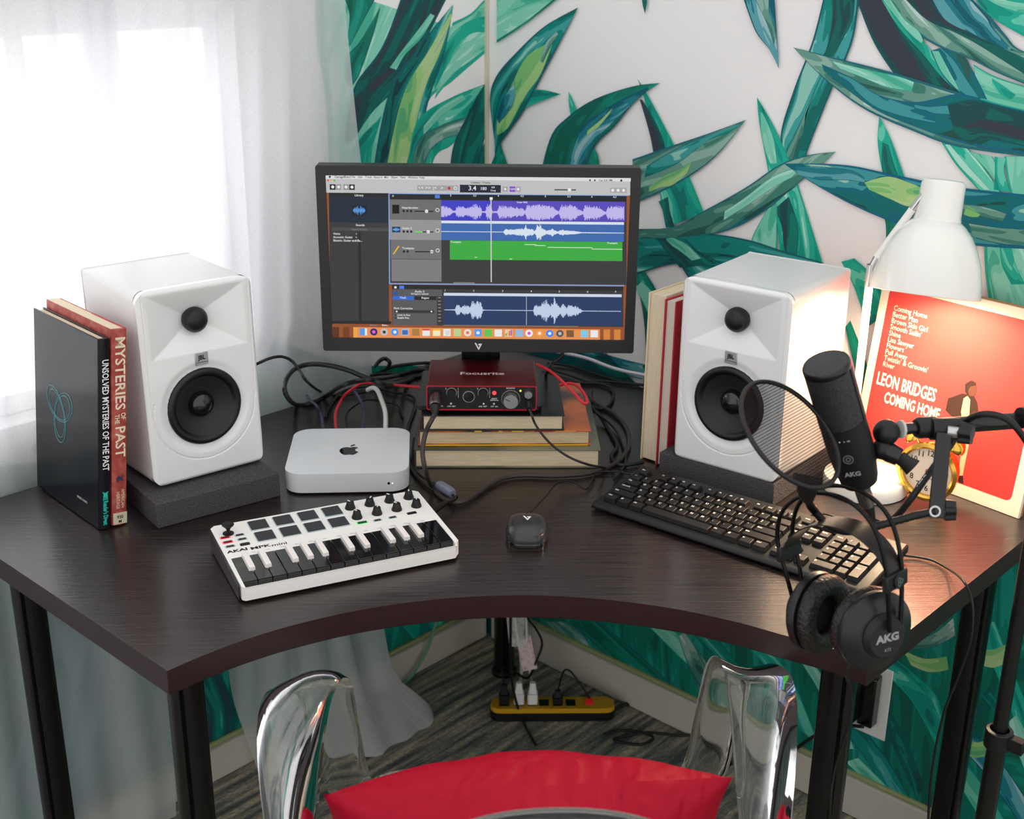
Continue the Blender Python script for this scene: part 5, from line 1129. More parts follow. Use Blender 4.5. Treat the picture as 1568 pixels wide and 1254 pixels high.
ball = np.array(PT(1357, 662, 1.452))-SO
MB().tube([bl-bdir*.006, bl-bdir*.003], .0105, 24).build('white_washer', mat('pale_washer', (190, 192, 188), .4), st, smooth=50)
MB().ball(ball, .0152, 0, None, 24).build('ball_joint', black, st, smooth=180)
j2 = np.array(PT(1349, 686, 1.455))-SO; j3 = np.array(PT(1377, 700, 1.45))-SO; j4 = np.array(PT(1398, 716, 1.45))-SO; j1 = np.array(PT(1331, 700, 1.46))-SO
MB().tube([ball, j2], .0085, 16).ball(j2+nrm(j3-j2)*.002, .0125, 0, None, 20, (1, 1, 1)).build('knuckle', black, st, smooth=60)
MB().tube([j2, j2+(j3-j2)*.5, j3], [.0105, .0118, .0105], 20).build('clip_barrel', metalblack, st, smooth=50)
MB().tube([j3, j3+(j4-j3)*.5, j4], [.0085, .0085, .0115], 16, sx=.35).build('clip_wing', black, st, smooth=50)
MB().tube([j2, j1], [.0085, .0065], 14).build('clip_arm', black, st, smooth=50)
# bracket bar, knobs and gooseneck of the pop screen
pop = thing('pop_filter', 'round mesh pop filter on a black gooseneck, in front of the microphone', 'pop filter', (0, 0, 0))
bt_ = np.array(PT(1445, 668, 1.442)); bb = np.array(PT(1434, 782, 1.442)); yb_ = nrm(bb-bt_); xb_ = nrm(np.cross(yb_, CF))
Mb = basis(xb_, yb_, np.cross(xb_, yb_), bt_)
MB().box(-.0088, .0088, -.004, float(np.linalg.norm(bb-bt_))+.008, -.002, .002, 0, Mb).build('bracket_bar', metalblack, pop, bevel=.001)
MB().tube([PT(1425, 657, 1.455), PT(1470, 657, 1.456)], .0128, 20).build('clamp', black, pop, smooth=50)
def knob_star(px, py, t, d, r_, h, nm='knob'):
    P = np.array(PT(px, py, t)); z = nrm(d); x = nrm(np.cross(z, CU)); y = np.cross(z, x); out_ = []
    for i in range(48): a = 2*PI*i/48; out_.append(((r_*(1+.12*math.cos(6*a)))*math.cos(a), (r_*(1+.12*math.cos(6*a)))*math.sin(a)))
    return MB().prism(out_, 0, h, 0, basis(x, y, z, P), inset=.001).build(nm, black, pop, smooth=40, bevel=.0008)
knob_star(1470, 662, 1.445, CR*.8-CF*.5+CU*-.15, .0125, .014); MB().tube([PT(1450, 660, 1.445), PT(1474, 663, 1.442)], .0065, 12).build('knob_shaft', silver, pop, smooth=50)
knob_star(1446, 781, 1.45, CR*.9-CF*.2, .0120, .012); MB().lathe([(.0045, 0), (.0065, .0002), (.0065, .0012), (.0045, .0014)], 28, 0, basis(xb_, yb_, np.cross(xb_, yb_), np.array(PT(1432, 783, 1.4385)))).build('washer', silver, pop)
gp = [PT(1432, 783, 1.442), PT(1400, 790, 1.447), PT(1341, 806, 1.452), PT(1315, 812, 1.452), PT(1290, 813, 1.452), PT(1266, 802, 1.45), PT(1248, 783, 1.448), PT(1240, 772, 1.43), PT(1237, 757, 1.395)]
gpc = [tuple(p) for p in cat(gp, 14)]
gnm = bpy.data.materials.new('gooseneck_metal'); nt, b = NT(gnm); b.inputs['Base Color'].default_value = L3((22, 22, 24)); b.inputs['Roughness'].default_value = .35; b.inputs['Metallic'].default_value = .4
rs = [.0043+(.0006 if i % 2 else 0) for i in range(len(gpc))]
MB().tube(gpc, rs, 12).build('gooseneck', gnm, pop, smooth=60)
MB().tube([PT(1237, 762, 1.40), PT(1236, 750, 1.38), PT(1234, 738, 1.366)], [.0075, .011, .009], 16).tube([PT(1216, 731, 1.362), PT(1256, 739, 1.366)], .0055, 12).build('ring_clamp', black, pop, smooth=50)
maj = nrm(CR*.72-CU*.694); mnv = nrm(CR*.694+CU*.72); nv = nrm(mnv*.75-CF*.66); mi_ = np.cross(nv, maj)
pc = np.array(PT(1210.5, 664, 1.372)); PR = .0672; PM = basis(maj, mi_, nv, pc)
ringp = [(PR*math.cos(2*PI*i/72), PR*math.sin(2*PI*i/72), 0) for i in range(73)]
MB().tube(ringp, .0027, 10, 0, PM, caps=False).build('hoop', black, pop, smooth=60)
nmesh = bpy.data.materials.new('nylon_screen'); nt, b = NT(nmesh); N = nt.nodes.new; l = nt.links.new
tc = N('ShaderNodeTexCoord'); wv = N('ShaderNodeTexWave'); wv.inputs['Scale'].default_value = 150; wv.bands_direction = 'Z'; mr = N('ShaderNodeMapRange'); mr.inputs['To Min'].default_value = .12; mr.inputs['To Max'].default_value = .58
tp = N('ShaderNodeBsdfTransparent'); mx = N('ShaderNodeMixShader'); df2 = N('ShaderNodeBsdfDiffuse'); df2.inputs[0].default_value = L3((34, 30, 30))
l(tc.outputs['Object'], wv.inputs['Vector']); l(wv.outputs['Fac'], mr.inputs['Value']); l(mr.outputs[0], mx.inputs[0]); l(df2.outputs[0], mx.inputs[1]); l(tp.outputs[0], mx.inputs[2]); l(mx.outputs[0], nt.nodes['Material Output'].inputs[0])
ms_ = MB().add([(0, 0, 0)]+[(PR*math.cos(2*PI*i/72), PR*math.sin(2*PI*i/72), 0) for i in range(72)], [(0, i+1, (i+1) % 72+1) for i in range(72)], 0, PM).build('mesh_screen', nmesh, pop, smooth=0)

# ------------------------------------------------------------------ headphones hanging on the gooseneck
hc = np.array(PT(1292, 950, 1.45)); aX = nrm(CR*.64-CF*.77); aX[2] = 0.12; aX = nrm(aX); aZ = nrm(np.array([0, 0, 1])-aX*aX[2]); aY = np.cross(aZ, aX)
HMx = basis(aX, aY, aZ, hc)
hp = thing('headphones', 'black over-ear headphones hanging from the pop filter gooseneck over the desk corner', 'headphones', mat=HMx)
padm = mat('wrinkled_black_leatherette', (26, 23, 23), .34, bump=(240, .9, .003)); shellm = mat('headphone_shell', (24, 26, 29), .36)
def cup(sx_, splay, label):
    M = T(sx_*.040, 0, 0) @ Rz(splay) @ Ry(90*sx_)      # local z outwards from the head
    c = MB().lathe([(.030, -.004), (.046, -.004), (.0475, .000), (.0470, .004), (.041, .010), (.032, .014), (.030, .0145), (0, .0145)], 64, 0, M).build('ear_cup', shellm, hp, smooth=35)
    v = []; f = []; nn, mm = 64, 14
    MB().lathe([(.0345+.0125*math.cos(2*PI*i/16), -.0135+.0105*math.sin(2*PI*i/16)) for i in range(16)], 72, 0, M, closed=True).build('ear_pad', padm, c, smooth=180)
    MB().lathe([(0, -.006), (.030, -.006)], 32, 0, M).build('inner_cloth', mat('black_cloth', (8, 8, 9), .9), c)
    MB().lathe([(.0262, .013), (.0262, .016), (.0255, .0166), (.0235, .0225), (.0225, .0235), (0, .0238)], 56, 0, M).build('hub', softblack, c, smooth=35)
    return c, M
cupR, MR = cup(1, -20, 'near'); cupL, ML = cup(-1, 0, 'far')
MB().text('AKG', .0125, 0, MR @ T(0, 0, .0241) @ Rz(90) , sx=1.15, bold=.0006).text('K72', .0052, 0, MR @ T(.014, 0, .0241) @ Rz(90)).build('hub_lettering', greyprint, cupR, smooth=0)
wire = mat('headband_steel', (20, 20, 21), .25, metal=.6)
for yy_ in (-.013, .013):
    pts = [(-.062, yy_*.8, .010), (-.070, yy_, .045), (-.080, yy_*1.1, .085), (-.070, yy_*1.2, .122), (-.040, yy_*1.2, .147), (-.005, yy_*1.2, .155), (.028, yy_*1.2, .148), (.052, yy_*1.2, .125), (.064, yy_*1.1, .085), (.066, yy_, .045), (.066, yy_*.8, .010)]
    MB().tube([tuple(p) for p in cat(pts, 8)], .0026, 10).build('headband_wire', wire, hp, smooth=60)
pts = [(-.074, 0, .058), (-.068, 0, .080), (-.050, 0, .100), (-.026, 0, .113), (0, 0, .117), (.026, 0, .113), (.048, 0, .100), (.060, 0, .085), (.064, 0, .070)]
P_ = [np.array(p) for p in cat(pts, 8)]; v = []; f = []; n = len(P_)
for i, p in enumerate(P_):
    tn = nrm(P_[min(i+1, n-1)]-P_[max(i-1, 0)]); nn_ = nrm(np.cross(tn, [0, 1, 0])); w_ = .0135+.004*math.sin(PI*i/(n-1))
    for dy, dn in ((-w_, 0), (w_, 0), (w_, .0016), (-w_, .0016)): v.append(tuple(p+np.array([0, dy, 0])+nn_*dn))
for i in range(n-1):
    for k in range(4): f.append((i*4+k, i*4+(k+1) % 4, (i+1)*4+(k+1) % 4, (i+1)*4+k))
MB().add(v, f).build('head_strap', mat('black_leatherette_strap', (30, 26, 25), .36), hp, smooth=50, bevel=.0005)
for s_ in (-1, 1):
    sx0 = .066 if s_ > 0 else -.0745; sl_ = MB().box(sx0-.0035, sx0+.0035, -.020, .020, .058, .076).build('slider', black, hp, bevel=.0015)
    MB().lathe([(0, 0), (.0085, 0), (.0085, .002), (.0078, .0026), (0, .0026)], 28, 0, T(sx0+s_*.0035, 0, .067) @ Ry(90*s_)).build('slider_disc', black, sl_, smooth=40)
    if s_ > 0:
        mb = MB()
        for k in range(3):
            a = 2*PI*k/3+PI/2; mb.lathe([(.0018, 0), (.0018, .0006), (.0029, .0006), (.0029, 0)], 16, 0, T(.0722, 0, .067) @ Ry(90) @ T(.0028*math.cos(a), .0028*math.sin(a), 0))
        mb.build('slider_emblem', silver, sl_, smooth=0)
def cable(label, pts, r_, m=rubber, name='cable', catg='cable', n=8, grp=None):
    o = MB().tube([tuple(p) for p in cat(pts, n)], r_, 8).build(name, m, None, smooth=60); return tag(o, label, catg, grp)
hb = Vector(HMx @ Vector((.012, 0, -.046)))
cable('thin black headphone cable hanging from the headphones past the near right desk leg', [hb, PT(1296, 1030, 1.46), PT(1303, 1060, 1.48), PT(1302, 1100, 1.52), PT(1290, 1140, 1.56), PT(1276, 1190, 1.58), PT(1270, 1260, 1.60), PT(1268, 1400, 1.7)], .0018, name='headphone_cable')

# ------------------------------------------------------------------ clear plastic armchair and cushion
clr = bpy.data.materials.new('clear_acrylic'); nt, b = NT(clr); b.inputs['Base Color'].default_value = (.90, .93, .93, 1); b.inputs['Roughness'].default_value = .03; b.inputs['Transmission Weight'].default_value = 1.0; b.inputs['IOR'].default_value = 1.27
rzCh = math.radians(-135.5); co = np.array([.985, -.958])
ch = thing('armchair', 'clear see-through plastic armchair facing the desk, red cushion on it', 'chair', (co[0], co[1], 0), rzCh)
# local: -y is the chair's front (towards the desk), +y its back (towards the camera)
def ribbon(path, widths, thick, name, sub=1):
    """path points, widths = half-width vectors"""
    P_ = [np.array(p) for p in cat(path, 8)]; W_2 = [np.array(p) for p in cat(widths, 8)]; n = len(P_); v = []; f = []; kk = 9
    for i in range(n):
        tn = nrm(P_[min(i+1, n-1)]-P_[max(i-1, 0)]); w_ = W_2[i]; nn_ = nrm(np.cross(tn, w_))
        for k in range(kk): s_ = -1+2*k/(kk-1); v.append(tuple(P_[i]+w_*s_-nn_*.012*s_*s_+nn_*thick*math.sqrt(max(0.0, 1-s_**4))*.5))
        for k in range(kk-1, -1, -1): s_ = -1+2*k/(kk-1); v.append(tuple(P_[i]+w_*s_-nn_*.012*s_*s_-nn_*thick*.5*math.sqrt(max(0.05, 1-s_**4))))
    m_ = 2*kk
    for i in range(n-1):
        for k in range(m_): f.append((i*m_+k, i*m_+(k+1) % m_, (i+1)*m_+(k+1) % m_, (i+1)*m_+k))
    f.append(tuple(range(m_))[::-1]); f.append(tuple((n-1)*m_+k for k in range(m_)))
    return MB().add(v, f).build(name, clr, ch, smooth=60)
for s_ in (-1, 1):
    ribbon([(s_*.200, .350, .60), (s_*.250, .22, .635), (s_*.280, .06, .670), (s_*.290, -.05, .695), (s_*.280, -.105, .700), (s_*.266, -.135, .672), (s_*.258, -.150, .60), (s_*.248, -.165, .50), (s_*.225, -.175, .455)],
           [(s_*.012, .0, .030), (s_*.020, .0, .036), (s_*.034, .0, .030), (s_*.040, .0, .014), (s_*.036, .0, -.004), (s_*.032, .006, -.004), (s_*.030, .006, .0), (s_*.030, .01, 0), (s_*.030, .01, 0)], .007, 'armrest')
# seat shell
mb = MB(); sp = rrect(-.245, .245, -.235, .285, .09, 8); mb.prism(sp, .445, .460); mb.build('seat', clr, ch, smooth=40, bevel=.005, seg=3)
# curved back panel with a rounded top edge
nu, nv = 30, 24; v = []; f = []
def bk(u, w_, off):
    hw = .185*(1-.25*max(0, (w_-.55)/.45)**2.2); x = u*hw*math.sqrt(max(.0, 1-max(0, (w_-.72)/.28)**2*.0)); zt = .905-.060*abs(u)**2.2
    z = .46+(zt-.46)*w_; y = .27+.165*w_-.015*abs(u)**2+off; return (x*1.0, y, z)
for side, off in ((0, 0), (1, .008)):
    for j in range(nv+1):
        for i in range(nu+1): v.append(bk(-1+2*i/nu, j/nv, off))
K_ = (nu+1)*(nv+1)
for j in range(nv):
    for i in range(nu): a = j*(nu+1)+i; f.append((a, a+1, a+nu+2, a+nu+1)); f.append((K_+a, K_+a+nu+1, K_+a+nu+2, K_+a+1))
rim = [i for i in range(nu+1)]+[j*(nu+1)+nu for j in range(1, nv+1)]+[nv*(nu+1)+i for i in range(nu-1, -1, -1)]+[j*(nu+1) for j in range(nv-1, 0, -1)]
for i in range(len(rim)): a, b2 = rim[i], rim[(i+1) % len(rim)]; f.append((a, K_+a, K_+b2, b2))
MB().add(v, f).build('backrest', clr, ch, smooth=50)
tr = [bk(-1+2*i/nu, 1, .004) for i in range(nu+1)]; MB().tube(tr, .0062, 10).build('top_rim', clr, ch, smooth=60)
for sx_ in (-1, 1):
    for y_ in (-.19, .18): MB().tube([(sx_*.19, y_, .4445), (sx_*(.20), y_*1.08, .001)], [.018, .012], 16).build('leg', clr, ch, smooth=60)
# cushion
cu = bpy.data.materials.new('red_satin_fabric'); nt, b = NT(cu); b.inputs['Base Color'].default_value = L3((168, 0, 36)); b.inputs['Roughness'].default_value = .6; b.inputs['Specular IOR Level'].default_value = .2
N = nt.nodes.new; l = nt.links.new; tc = N('ShaderNodeTexCoord'); n1 = N('ShaderNodeTexNoise'); n1.inputs['Scale'].default_value = 9; n1.inputs['Detail'].default_value = 2.5; n1.inputs['Distortion'].default_value = .8
mp = N('ShaderNodeMapping'); mp.inputs['Scale'].default_value = (1.4, 1, .5); bp = N('ShaderNodeBump'); bp.inputs['Strength'].default_value = .8; bp.inputs['Distance'].default_value = .03
l(tc.outputs['Object'], mp.inputs[0]); l(mp.outputs[0], n1.inputs['Vector']); l(n1.outputs['Fac'], bp.inputs['Height']); l(bp.outputs[0], b.inputs['Normal'])
cl_ = PP(495, 1216, np.array([0, 0, .655]), np.array([0, 0, 1])); cr_ = PP(1122, 1190, np.array([0, 0, .655]), np.array([0, 0, 1]))
cd_ = nrm(cr_-cl_); cw = float(np.linalg.norm(cr_-cl_)); mid = (cl_+cr_)/2
bkd = nrm(np.array([cd_[1], -cd_[0], 0])); tl_ = math.radians(14); upv = np.array([0, 0, 1])*math.cos(tl_)+bkd*math.sin(tl_)
QM = basis(cd_, nrm(np.cross(upv, cd_)), upv, mid)
v = []; f = []; nx, nz = 56, 36; Hc = .19
for side in (1, -1):
    for j in range(nz+1):
        w_ = -1+2*j/nz
        for i in range(nx+1):
            u = -1+2*i/nx
            px_ = u*cw/2*(1-.05*(1-abs(w_)**2)); pz_ = -Hc/2+w_*Hc/2*(1-.0*(1-abs(u)**2))
            th_ = .100*(max(0, 1-u**2)**.72)*(max(0, 1-w_**2)**.42)
            th_ *= 1+.025*math.sin(9*u+2*w_)+.015*math.sin(17*u-3*w_)
            v.append((px_, side*th_, pz_-.0))
K_ = (nx+1)*(nz+1)
for j in range(nz):
    for i in range(nx): a = j*(nx+1)+i; f.append((a, a+nx+1, a+nx+2, a+1)); f.append((K_+a, K_+a+1, K_+a+nx+2, K_+a+nx+1))
o = MB().add(v, f).build('cushion', cu, None, smooth=180); o.matrix_world = QM; o.location = o.location
tag(o, 'bright red fabric cushion standing on the clear armchair', 'cushion')

# ------------------------------------------------------------------ power strip under the desk
ps0 = PZ(750, 1078, .03); ps1 = PZ(942, 1077, .03); dS = nrm(ps1-ps0); rzP = math.atan2(dS[1], dS[0]); LP = float(np.linalg.norm(ps1-ps0))
ps = thing('power_strip', 'yellow and black power strip on the carpet beneath the desk', 'power strip', (ps0[0], ps0[1], .0005), rzP)
PSM = Matrix.Translation((ps0[0], ps0[1], .0005)) @ Matrix.Rotation(rzP, 4, 'Z')
MB().prism(rrect(0, LP, -.024, .024, .022, 8), 0, .020).build('housing', black, ps, smooth=40, bevel=.002)
MB().prism(rrect(.001, LP-.001, -.023, .023, .021, 8), .0201, .032, inset=.002).build('cover', mat('yellow_plastic', (196, 148, 22), .45), ps, smooth=40, bevel=.001)
xo = [.033, .065, .092, .121, .156, .183, .224]
for i, x in enumerate([LP*(q-537)/(1090-537) for q in (600, 665, 725, 775, 835, 893)]):
    so = MB().box(x-.0105, x+.0105, -.012, .012, .0318, .0326).build('socket', glossblack, ps)
xs_ = LP*(975-537)/(1090-537)
MB().box(xs_-.008, xs_+.008, -.010, .010, .0318, .037, ty=.002).build('switch', glow('red_switch', (170, 20, 16), .5), ps, bevel=.001)
plw = mat('white_plug', (226, 226, 224), .4)
def plug(x, m, label, pts, r_, h=.045, w=.011):
    t = thing('electric_cable', label, 'cable', PSM @ Vector((x, 0, .0330)), rzP, 'plugged in power cables')
    MB().prism(rrect(-w, w, -.010, .010, .004, 4), 0, h*.5).prism(rrect(-w*.8, w*.8, -.007, .007, .003, 4), h*.5, h, inset=.003).build('plug', m, t, smooth=40, bevel=.001)
    P0 = PSM @ Vector((x, 0, .0330)); Mi = (Matrix.Translation(P0) @ Matrix.Rotation(rzP, 4, 'Z')).inverted()
    pp = [Vector((0, 0, h-.004))]+[Mi @ Vector([float(c) for c in p]) for p in pts]
    MB().tube([tuple(p) for p in cat(pp, 8)], r_, 8).build('cord', m, t, smooth=60)
xx_ = [LP*(q-537)/(1090-537) for q in (600, 665, 725, 775, 835, 893)]
def tt(px, py, t): return PT(px, py, t)
plug(xx_[0], rubber, 'black plug with its cord rising behind the first outlet of the power strip', [tt(771, 1022, 2.87), tt(790, 1030, 2.84), tt(808, 1038, 2.82), tt(820, 1015, 2.80), tt(830, 985, 2.78), tt(820, 962, 2.75), tt(808, 945, 2.7), tt(800, 900, 2.65)], .0028)
plug(xx_[1], plw, 'white plug with a straight cord in the second outlet of the power strip', [tt(798, 1035, 2.87), tt(797, 1000, 2.83), tt(789, 955, 2.76), tt(786, 900, 2.7)], .0035, .05)
plug(xx_[2], plw, 'white plug beside the tag, in the third outlet of the power strip', [tt(812, 1035, 2.87), tt(808, 1000, 2.83), tt(806, 955, 2.76), tt(804, 900, 2.7)], .003, .05)
plug(xx_[4], rubber, 'short black cord looping from the fifth outlet to the end of the power strip', [tt(862, 1030, 2.82), tt(870, 1026, 2.80), tt(882, 1038, 2.79), tt(897, 1060, 2.78), tt(912, 1085, 2.76), tt(924, 1105, 2.76), tt(925, 1122, 2.80), tt(915, 1131, 2.8)], .0022, .03)
tg = MB().poly([(-.016, 0), (.016, 0), (.016, .075), (-.016, .075)], 0); tM = basis(nrm(CR*.96+CU*.2), nrm(CU-CR*.2), -CF, PT(812, 1026, 2.80))
o = tg.build('paper_tag', mat('paper_tag', (214, 196, 192), .7, var=(90, (196, 120, 120), .5, .7)), None, smooth=0); o.matrix_world = tM; tag(o, 'small pinkish white paper tag on the white cord under the desk', 'tag')
tg = MB().poly([(-.02, 0), (.012, 0), (.014, .14), (-.034, .14)], 0); o = tg.build('paper_tag', mat('long_paper_tag', (196, 200, 198), .7, var=(120, (130, 136, 136), .5, .7)), None, smooth=0); o.matrix_world = basis(CR, CU, -CF, PT(794, 990, 2.80)); tag(o, 'long grey printed label hanging with the cords under the desk', 'tag')
fc_ = lambda px, py: PZ(px, py, .006)
cable('thick black cord of the power strip running right across the carpet', [tuple(PSM @ Vector((LP-.004, 0, .012))), fc_(960, 1078), fc_(990, 1084), fc_(1020, 1100), fc_(1050, 1118), fc_(1080, 1140), fc_(1120, 1170)], .0045, name='electric_cable')
cable('thin black cord falling in front of the power strip to the carpet', [tt(782, 920, 2.55), tt(782, 1000, 2.62), tt(785, 1050, 2.68), tt(795, 1090, 2.74), fc_(805, 1113), fc_(820, 1140)], .0030, name='electric_cable')
cable('black cord lying coiled on the carpet by the right baseboard', [fc_(925, 1124), fc_(960, 1118), fc_(1000, 1128), fc_(980, 1140), fc_(940, 1132), fc_(990, 1122), fc_(1040, 1126), fc_(1080, 1124), fc_(1090, 1128)], .0032, name='electric_cable')
cable('green cord hanging along the left wall to the floor', [PX(672, 940, .02), PX(664, 965, .012), PX(655, 992, .004), PX(643, 1015, .002), PX(630, 1035, .004), PX(617, 1047, .008)], .0035, mat('green_cord', (96, 150, 120), .5), name='electric_cable')
# wall outlet with adapters
ol = PY(1322, 1075, WY)
wo = thing('wall_outlet', 'white wall outlet plate with black adapters behind the right desk leg', 'outlet', (.965, WY-.0001, .262))
MB().box(-.034, .038, -.005, 0, -.075, .075).build('plate', plw, wo, bevel=.0015)
MB().box(-.045, -.008, -.050, -.0052, -.038, .030).build('adapter', black, wo, bevel=.003)
MB().box(-.010, .020, -.030, -.0052, -.045, .060).build('adapter', glossblack, wo, bevel=.003)
cable('black cord sloping from the wall outlet down to the carpet', [(.975, -.03, .225), PT(1272, 1110, 2.45), PT(1250, 1125, 2.45), PT(1225, 1142, 2.48), PT(1205, 1160, 2.52), fc_(1190, 1200)], .0035, name='electric_cable')

# ------------------------------------------------------------------ cables on the desk
Z7 = lambda px, py, h=.005: PZ(px, py, .75+h)
# xlr cable from the interface
xp0 = iw(427, 165, .004)
xc = thing('microphone_cable', 'thick dark cable with a metal plug, looping from the red interface past the books', 'cable', (0, 0, 0))
P1 = iw(427, 190, .034); d1 = nrm(P1-xp0)
MB().tube([xp0, xp0+(P1-xp0)*.85, P1], [.0098, .0098, .0085], 24).build('plug', mat('dark_nickel', (128, 112, 106), .25, metal=.95), xc, smooth=50)
P2 = P1+d1*.012+np.array([0, 0, -.008]); MB().tube([P1, P1+d1*.006+np.array([0, 0, -.003]), P2], [.0082, .0068, .0042], 16).build('boot', rubber, xc, smooth=60)
xpts = [P2, PT(662, 641, 1.93), PT(652, 662, 1.93), PT(647, 690, 1.925), PT(651, 718, 1.92), Z7(660, 742, .012), Z7(675, 760), Z7(693, 769), Z7(710, 768), Z7(732, 755), Z7(752, 741), Z7(775, 731), Z7(805, 728), Z7(850, 729), Z7(895, 726), Z7(925, 718), Z7(948, 705), Z7(961, 688), Z7(963, 668), Z7(955, 648), Z7(938, 632), Z7(920, 622), Z7(905, 610), Z7(905, 598)]
MB().tube([tuple(p) for p in cat(xpts, 8)], .0038, 12).build('cord', mat('brown_black_cord', (52, 44, 44), .45), xc, smooth=60)
# headphone lead on the interface
hj = thing('headphone_cable', 'thin black lead from the right side of the red interface down across the books', 'cable', (0, 0, 0))
h0 = iw(972, 188, 0); h1 = iw(976, 215, .028)
MB().tube([h0, h1], [.0052, .0046], 16).build('plug', rubber, hj, smooth=50)
hp_ = [h1, PT(813, 632, 1.935), PT(820, 650, 1.925), PT(836, 672, 1.92), PT(856, 690, 1.92), PT(876, 702, 1.92), PT(900, 711, 1.935), Z7(925, 716, .010), Z7(945, 722), Z7(972, 726), Z7(1000, 722)]
MB().tube([tuple(p) for p in cat(hp_, 8)], .0019, 8).build('cord', rubber, hj, smooth=60)
redc = mat('red_cable', (196, 36, 48), .45)
bkz = lambda px, t=.147: np.array(MM @ Vector((px, S/2, .018)))
def mini_cable(x, m, label, pts, r_, pm=None, name='cable'):
    t = thing(name, label, 'cable', (0, 0, 0), 0, None)
    P0 = MM @ Vector((x, S/2+.0006, .016)); P1_ = MM @ Vector((x, S/2+.022, .017))
    MB().tube([tuple(P0), tuple(P1_)], .0050, 12).build('plug', pm or m, t, smooth=50)
    MB().tube([tuple(q_) for q_ in cat([P1_]+pts, 8)], r_, 8).build('cord', m, t, smooth=60)
mini_cable(-.030, redc, 'red data cable from the back of the small silver computer to the interface', [Z7(514, 634, .030), Z7(522, 614, .045), Z7(530, 603, .06), Z7(545, 592, .075), Z7(558, 586, .085), Z7(590, 588, .085), Z7(620, 591, .08), Z7(645, 593, .08)], .0026)
mini_cable(.055, plw, 'white cable bending up from the back of the small silver computer', [Z7(590, 632, .035), Z7(584, 612, .055), Z7(578, 598, .07), Z7(571, 594, .07), Z7(563, 597, .06)], .0042)
gryc = mat('slate_cable', (62, 64, 84), .5)
mini_cable(-.052, gryc, 'slate grey lead at the left end of the silver computer', [Z7(492, 636, .02), Z7(485, 622, .035), Z7(476, 614, .03), Z7(470, 606, .02)], .0026, rubber)
mini_cable(.014, gryc, 'slate grey lead in the middle behind the silver computer', [Z7(558, 632, .025), Z7(555, 620, .035), Z7(549, 608, .04), Z7(543, 600, .035)], .0028, rubber)
mini_cable(-.008, rubber, 'thin black lead arching low behind the silver computer', [Z7(530, 635, .01), Z7(548, 618, .02), Z7(565, 612, .02), Z7(590, 616, .012), Z7(610, 622), Z7(618, 640)], .0018)
cable('red cable coming from the back of the interface and looping over the book stack', [PT(822, 558, 2.17), PT(842, 568, 2.12), PT(860, 583, 2.06), PT(880, 603, 2.02), PT(893, 617, 2.0), PT(899, 615, 2.0), PT(894, 602, 2.04), PT(883, 590, 2.08), PT(870, 587, 2.10), PT(858, 590, 2.12)], .0024, redc, name='data_cable')
cable('black cable arching from behind the window-side speaker toward the monitor', [PT(372, 566, 2.12), PT(396, 556, 2.10), PT(412, 549, 2.11), PT(430, 546, 2.13), PT(446, 552, 2.15), PT(458, 566, 2.15), PT(470, 584, 2.15), Z7(492, 600), Z7(520, 606), Z7(560, 600)], .0026, name='speaker_cable')
cable('thick black cable making a big loop left of the silver computer', [Z7(648, 572), Z7(620, 584, .012), PT(590, 588, 2.2), PT(560, 578, 2.2), PT(530, 566, 2.2), PT(500, 559, 2.2), PT(472, 558, 2.2), PT(450, 566, 2.17), PT(437, 584, 2.12), PT(438, 604, 2.1), Z7(452, 619, .01), Z7(475, 619), Z7(500, 606, .01), PT(520, 592, 2.2), PT(545, 584, 2.2), PT(575, 580, 2.2), Z7(610, 575, .01), Z7(650, 566)], .0042, name='electric_cable')
cable('black cord lying behind the silver computer under the red cable', [Z7(498, 640), Z7(505, 622), Z7(525, 600), Z7(560, 592), Z7(600, 600), Z7(636, 612), Z7(624, 660), Z7(630, 715), Z7(660, 748), Z7(700, 762)], .0030, name='electric_cable')
cable('tangled black cord under the left side of the monitor', [Z7(575, 560, .02), PT(582, 552, 2.35), PT(590, 549, 2.35), PT(597, 556, 2.35), Z7(590, 566, .02), Z7(578, 572), Z7(600, 562, .02), Z7(625, 558, .02), Z7(655, 556), Z7(690, 560)], .0038, name='electric_cable')
cable('second tangled black cord under the left side of the monitor', [Z7(560, 578), Z7(585, 572, .02), Z7(612, 573, .012), Z7(640, 566, .01), Z7(670, 570), Z7(620, 580), Z7(590, 590)], .0036, name='electric_cable')
cable('white cord stretching from under the monitor along the wall to the right', [PY(842, 536, -.06), PY(866, 541, -.05), PY(900, 549, -.04), PY(940, 564, -.035), PY(985, 574, -.03), PY(1030, 580, -.03)], .0036, mat('lilac_white_cord', (206, 204, 214), .5), name='electric_cable')
cable('black cable rising beside the right edge of the interface to the monitor', [Z7(834, 576), PT(838, 570, 2.2), PT(846, 556, 2.2), PT(860, 545, 2.2), PT(862, 530, 2.2)], .0030, name='video_cable')
for i, (lb, pts) in enumerate([
 ('black cord on the desk nearest the wall, left of the upright cream book', [Z7(838, 556), Z7(870, 560), Z7(910, 572), Z7(950, 584), Z7(990, 590)]),
 ('black cord running right from behind the interface below the wall-side cord', [Z7(830, 562), Z7(870, 574), Z7(900, 584), Z7(930, 584), Z7(985, 590, .006)]),
 ('black cord curling on the desk right of the red loop', [Z7(850, 580), Z7(885, 586), Z7(920, 588), Z7(938, 598), Z7(936, 616), Z7(922, 626), Z7(905, 622)]),
 ('twisted black cord snaking right of the book stack', [Z7(905, 624, .02), Z7(918, 636, .012), Z7(928, 652), Z7(938, 668), Z7(945, 684), Z7(936, 700), Z7(950, 712), Z7(985, 708)]),
 ('thinner black cord beside the right edge of the book stack', [Z7(912, 632, .02), Z7(930, 645, .01), Z7(944, 660), Z7(953, 680), Z7(958, 700), Z7(955, 715), Z7(940, 735)])]):
    cable(lb, pts, [.0028, .0026, .0032, .0034, .0022][i], name='electric_cable')
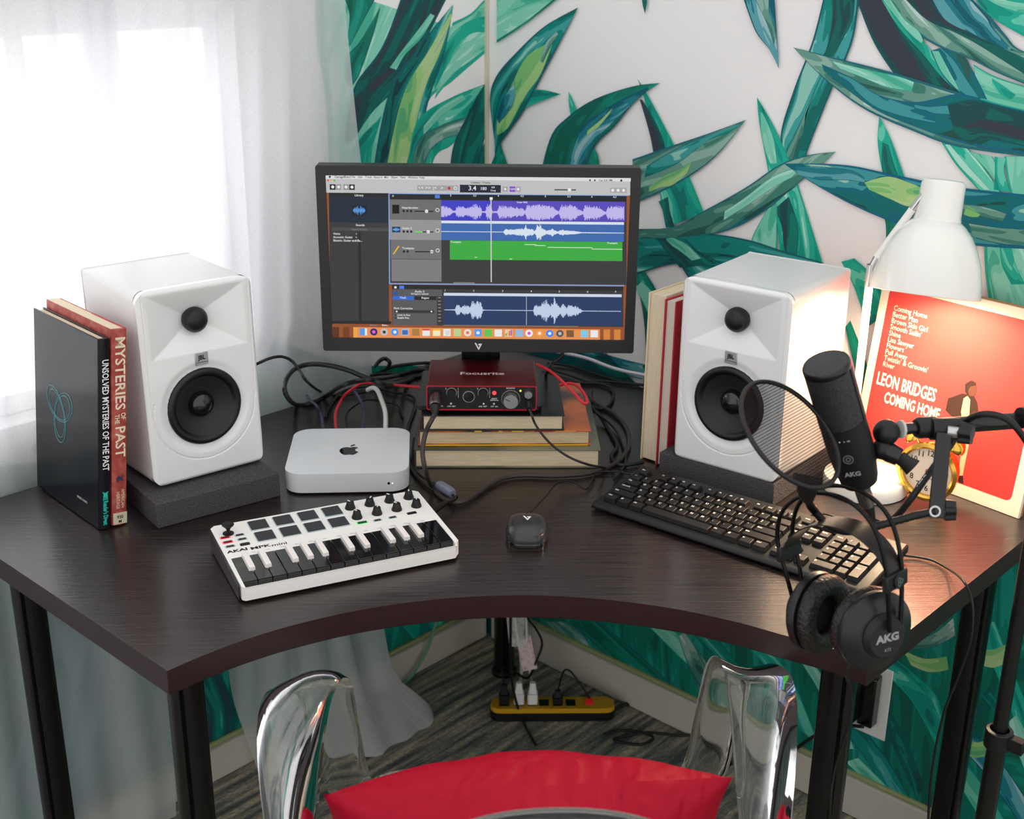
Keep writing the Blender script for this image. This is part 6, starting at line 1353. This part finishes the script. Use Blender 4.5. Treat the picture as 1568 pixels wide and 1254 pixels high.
# mouse lead
mf = np.array([pm_[0], pm_[1], .7502]) + np.array([-math.sin(rzMo), math.cos(rzMo), 0])*.048+np.array([0, 0, .010])
cable('thin lead of the mouse, curving up toward the book stack', [mf, Z7(827, 769, .016), Z7(838, 757, .018), Z7(850, 742, .02), Z7(863, 737, .018), Z7(880, 739, .012), Z7(897, 749, .004), Z7(906, 738), Z7(912, 725), Z7(930, 722), Z7(955, 722)], .0014, name='mouse_cable')
# usb lead of the mini keyboard with its ferrite
uc = thing('usb_cable', 'black cable with a grey ferrite, plugged into the small white music keyboard', 'cable', (0, 0, 0))
u0 = np.array(KM @ Vector((KW+.001, KD*.72, .016))); u1 = np.array(Z7(684, 768, .012))
MB().tube([u0, u0+(u1-u0)*.7, u1], [.0048, .0048, .003], 12).build('plug', black, uc, smooth=50)
MB().tube([tuple(p) for p in cat([u1, Z7(697, 764, .010), Z7(692, 757, .010), Z7(682, 751, .010)], 6)], .0022, 8).build('cord', rubber, uc, smooth=60)
MB().tube([Z7(693, 757, .011), Z7(690, 754, .011), Z7(674, 744, .011), Z7(671, 742, .011)], [.006, .0085, .0085, .006], 18).build('ferrite', mat('grey_ferrite', (112, 116, 134), .3), uc, smooth=50)
MB().tube([tuple(p) for p in cat([Z7(672, 743, .010), Z7(655, 735, .006), Z7(638, 722, .004), Z7(632, 700, .004), Z7(634, 670, .004)], 6)], .0022, 8).build('cord', rubber, uc, smooth=60)
# keyboard-side lead on the right, over the desk edge
cable('thin black cable from the computer keyboard over the right desk edge', [Z7(1366, 850, .012), Z7(1390, 851), Z7(1425, 857), Z7(1452, 871, .008), PT(1474, 888, 1.70), PT(1487, 915, 1.69), PT(1490, 950, 1.69), PT(1484, 990, 1.70), PT(1466, 1040, 1.72), PT(1446, 1090, 1.74), PT(1432, 1150, 1.76), PT(1424, 1210, 1.78), PT(1420, 1290, 1.8)], .0018, name='equipment_cable')
cable('thin dark cable arching up behind the computer keyboard near the lamp base', [Z7(1240, 790, .02), Z7(1262, 787, .028), Z7(1280, 792, .026), Z7(1296, 800, .02)], .0016, name='equipment_cable')
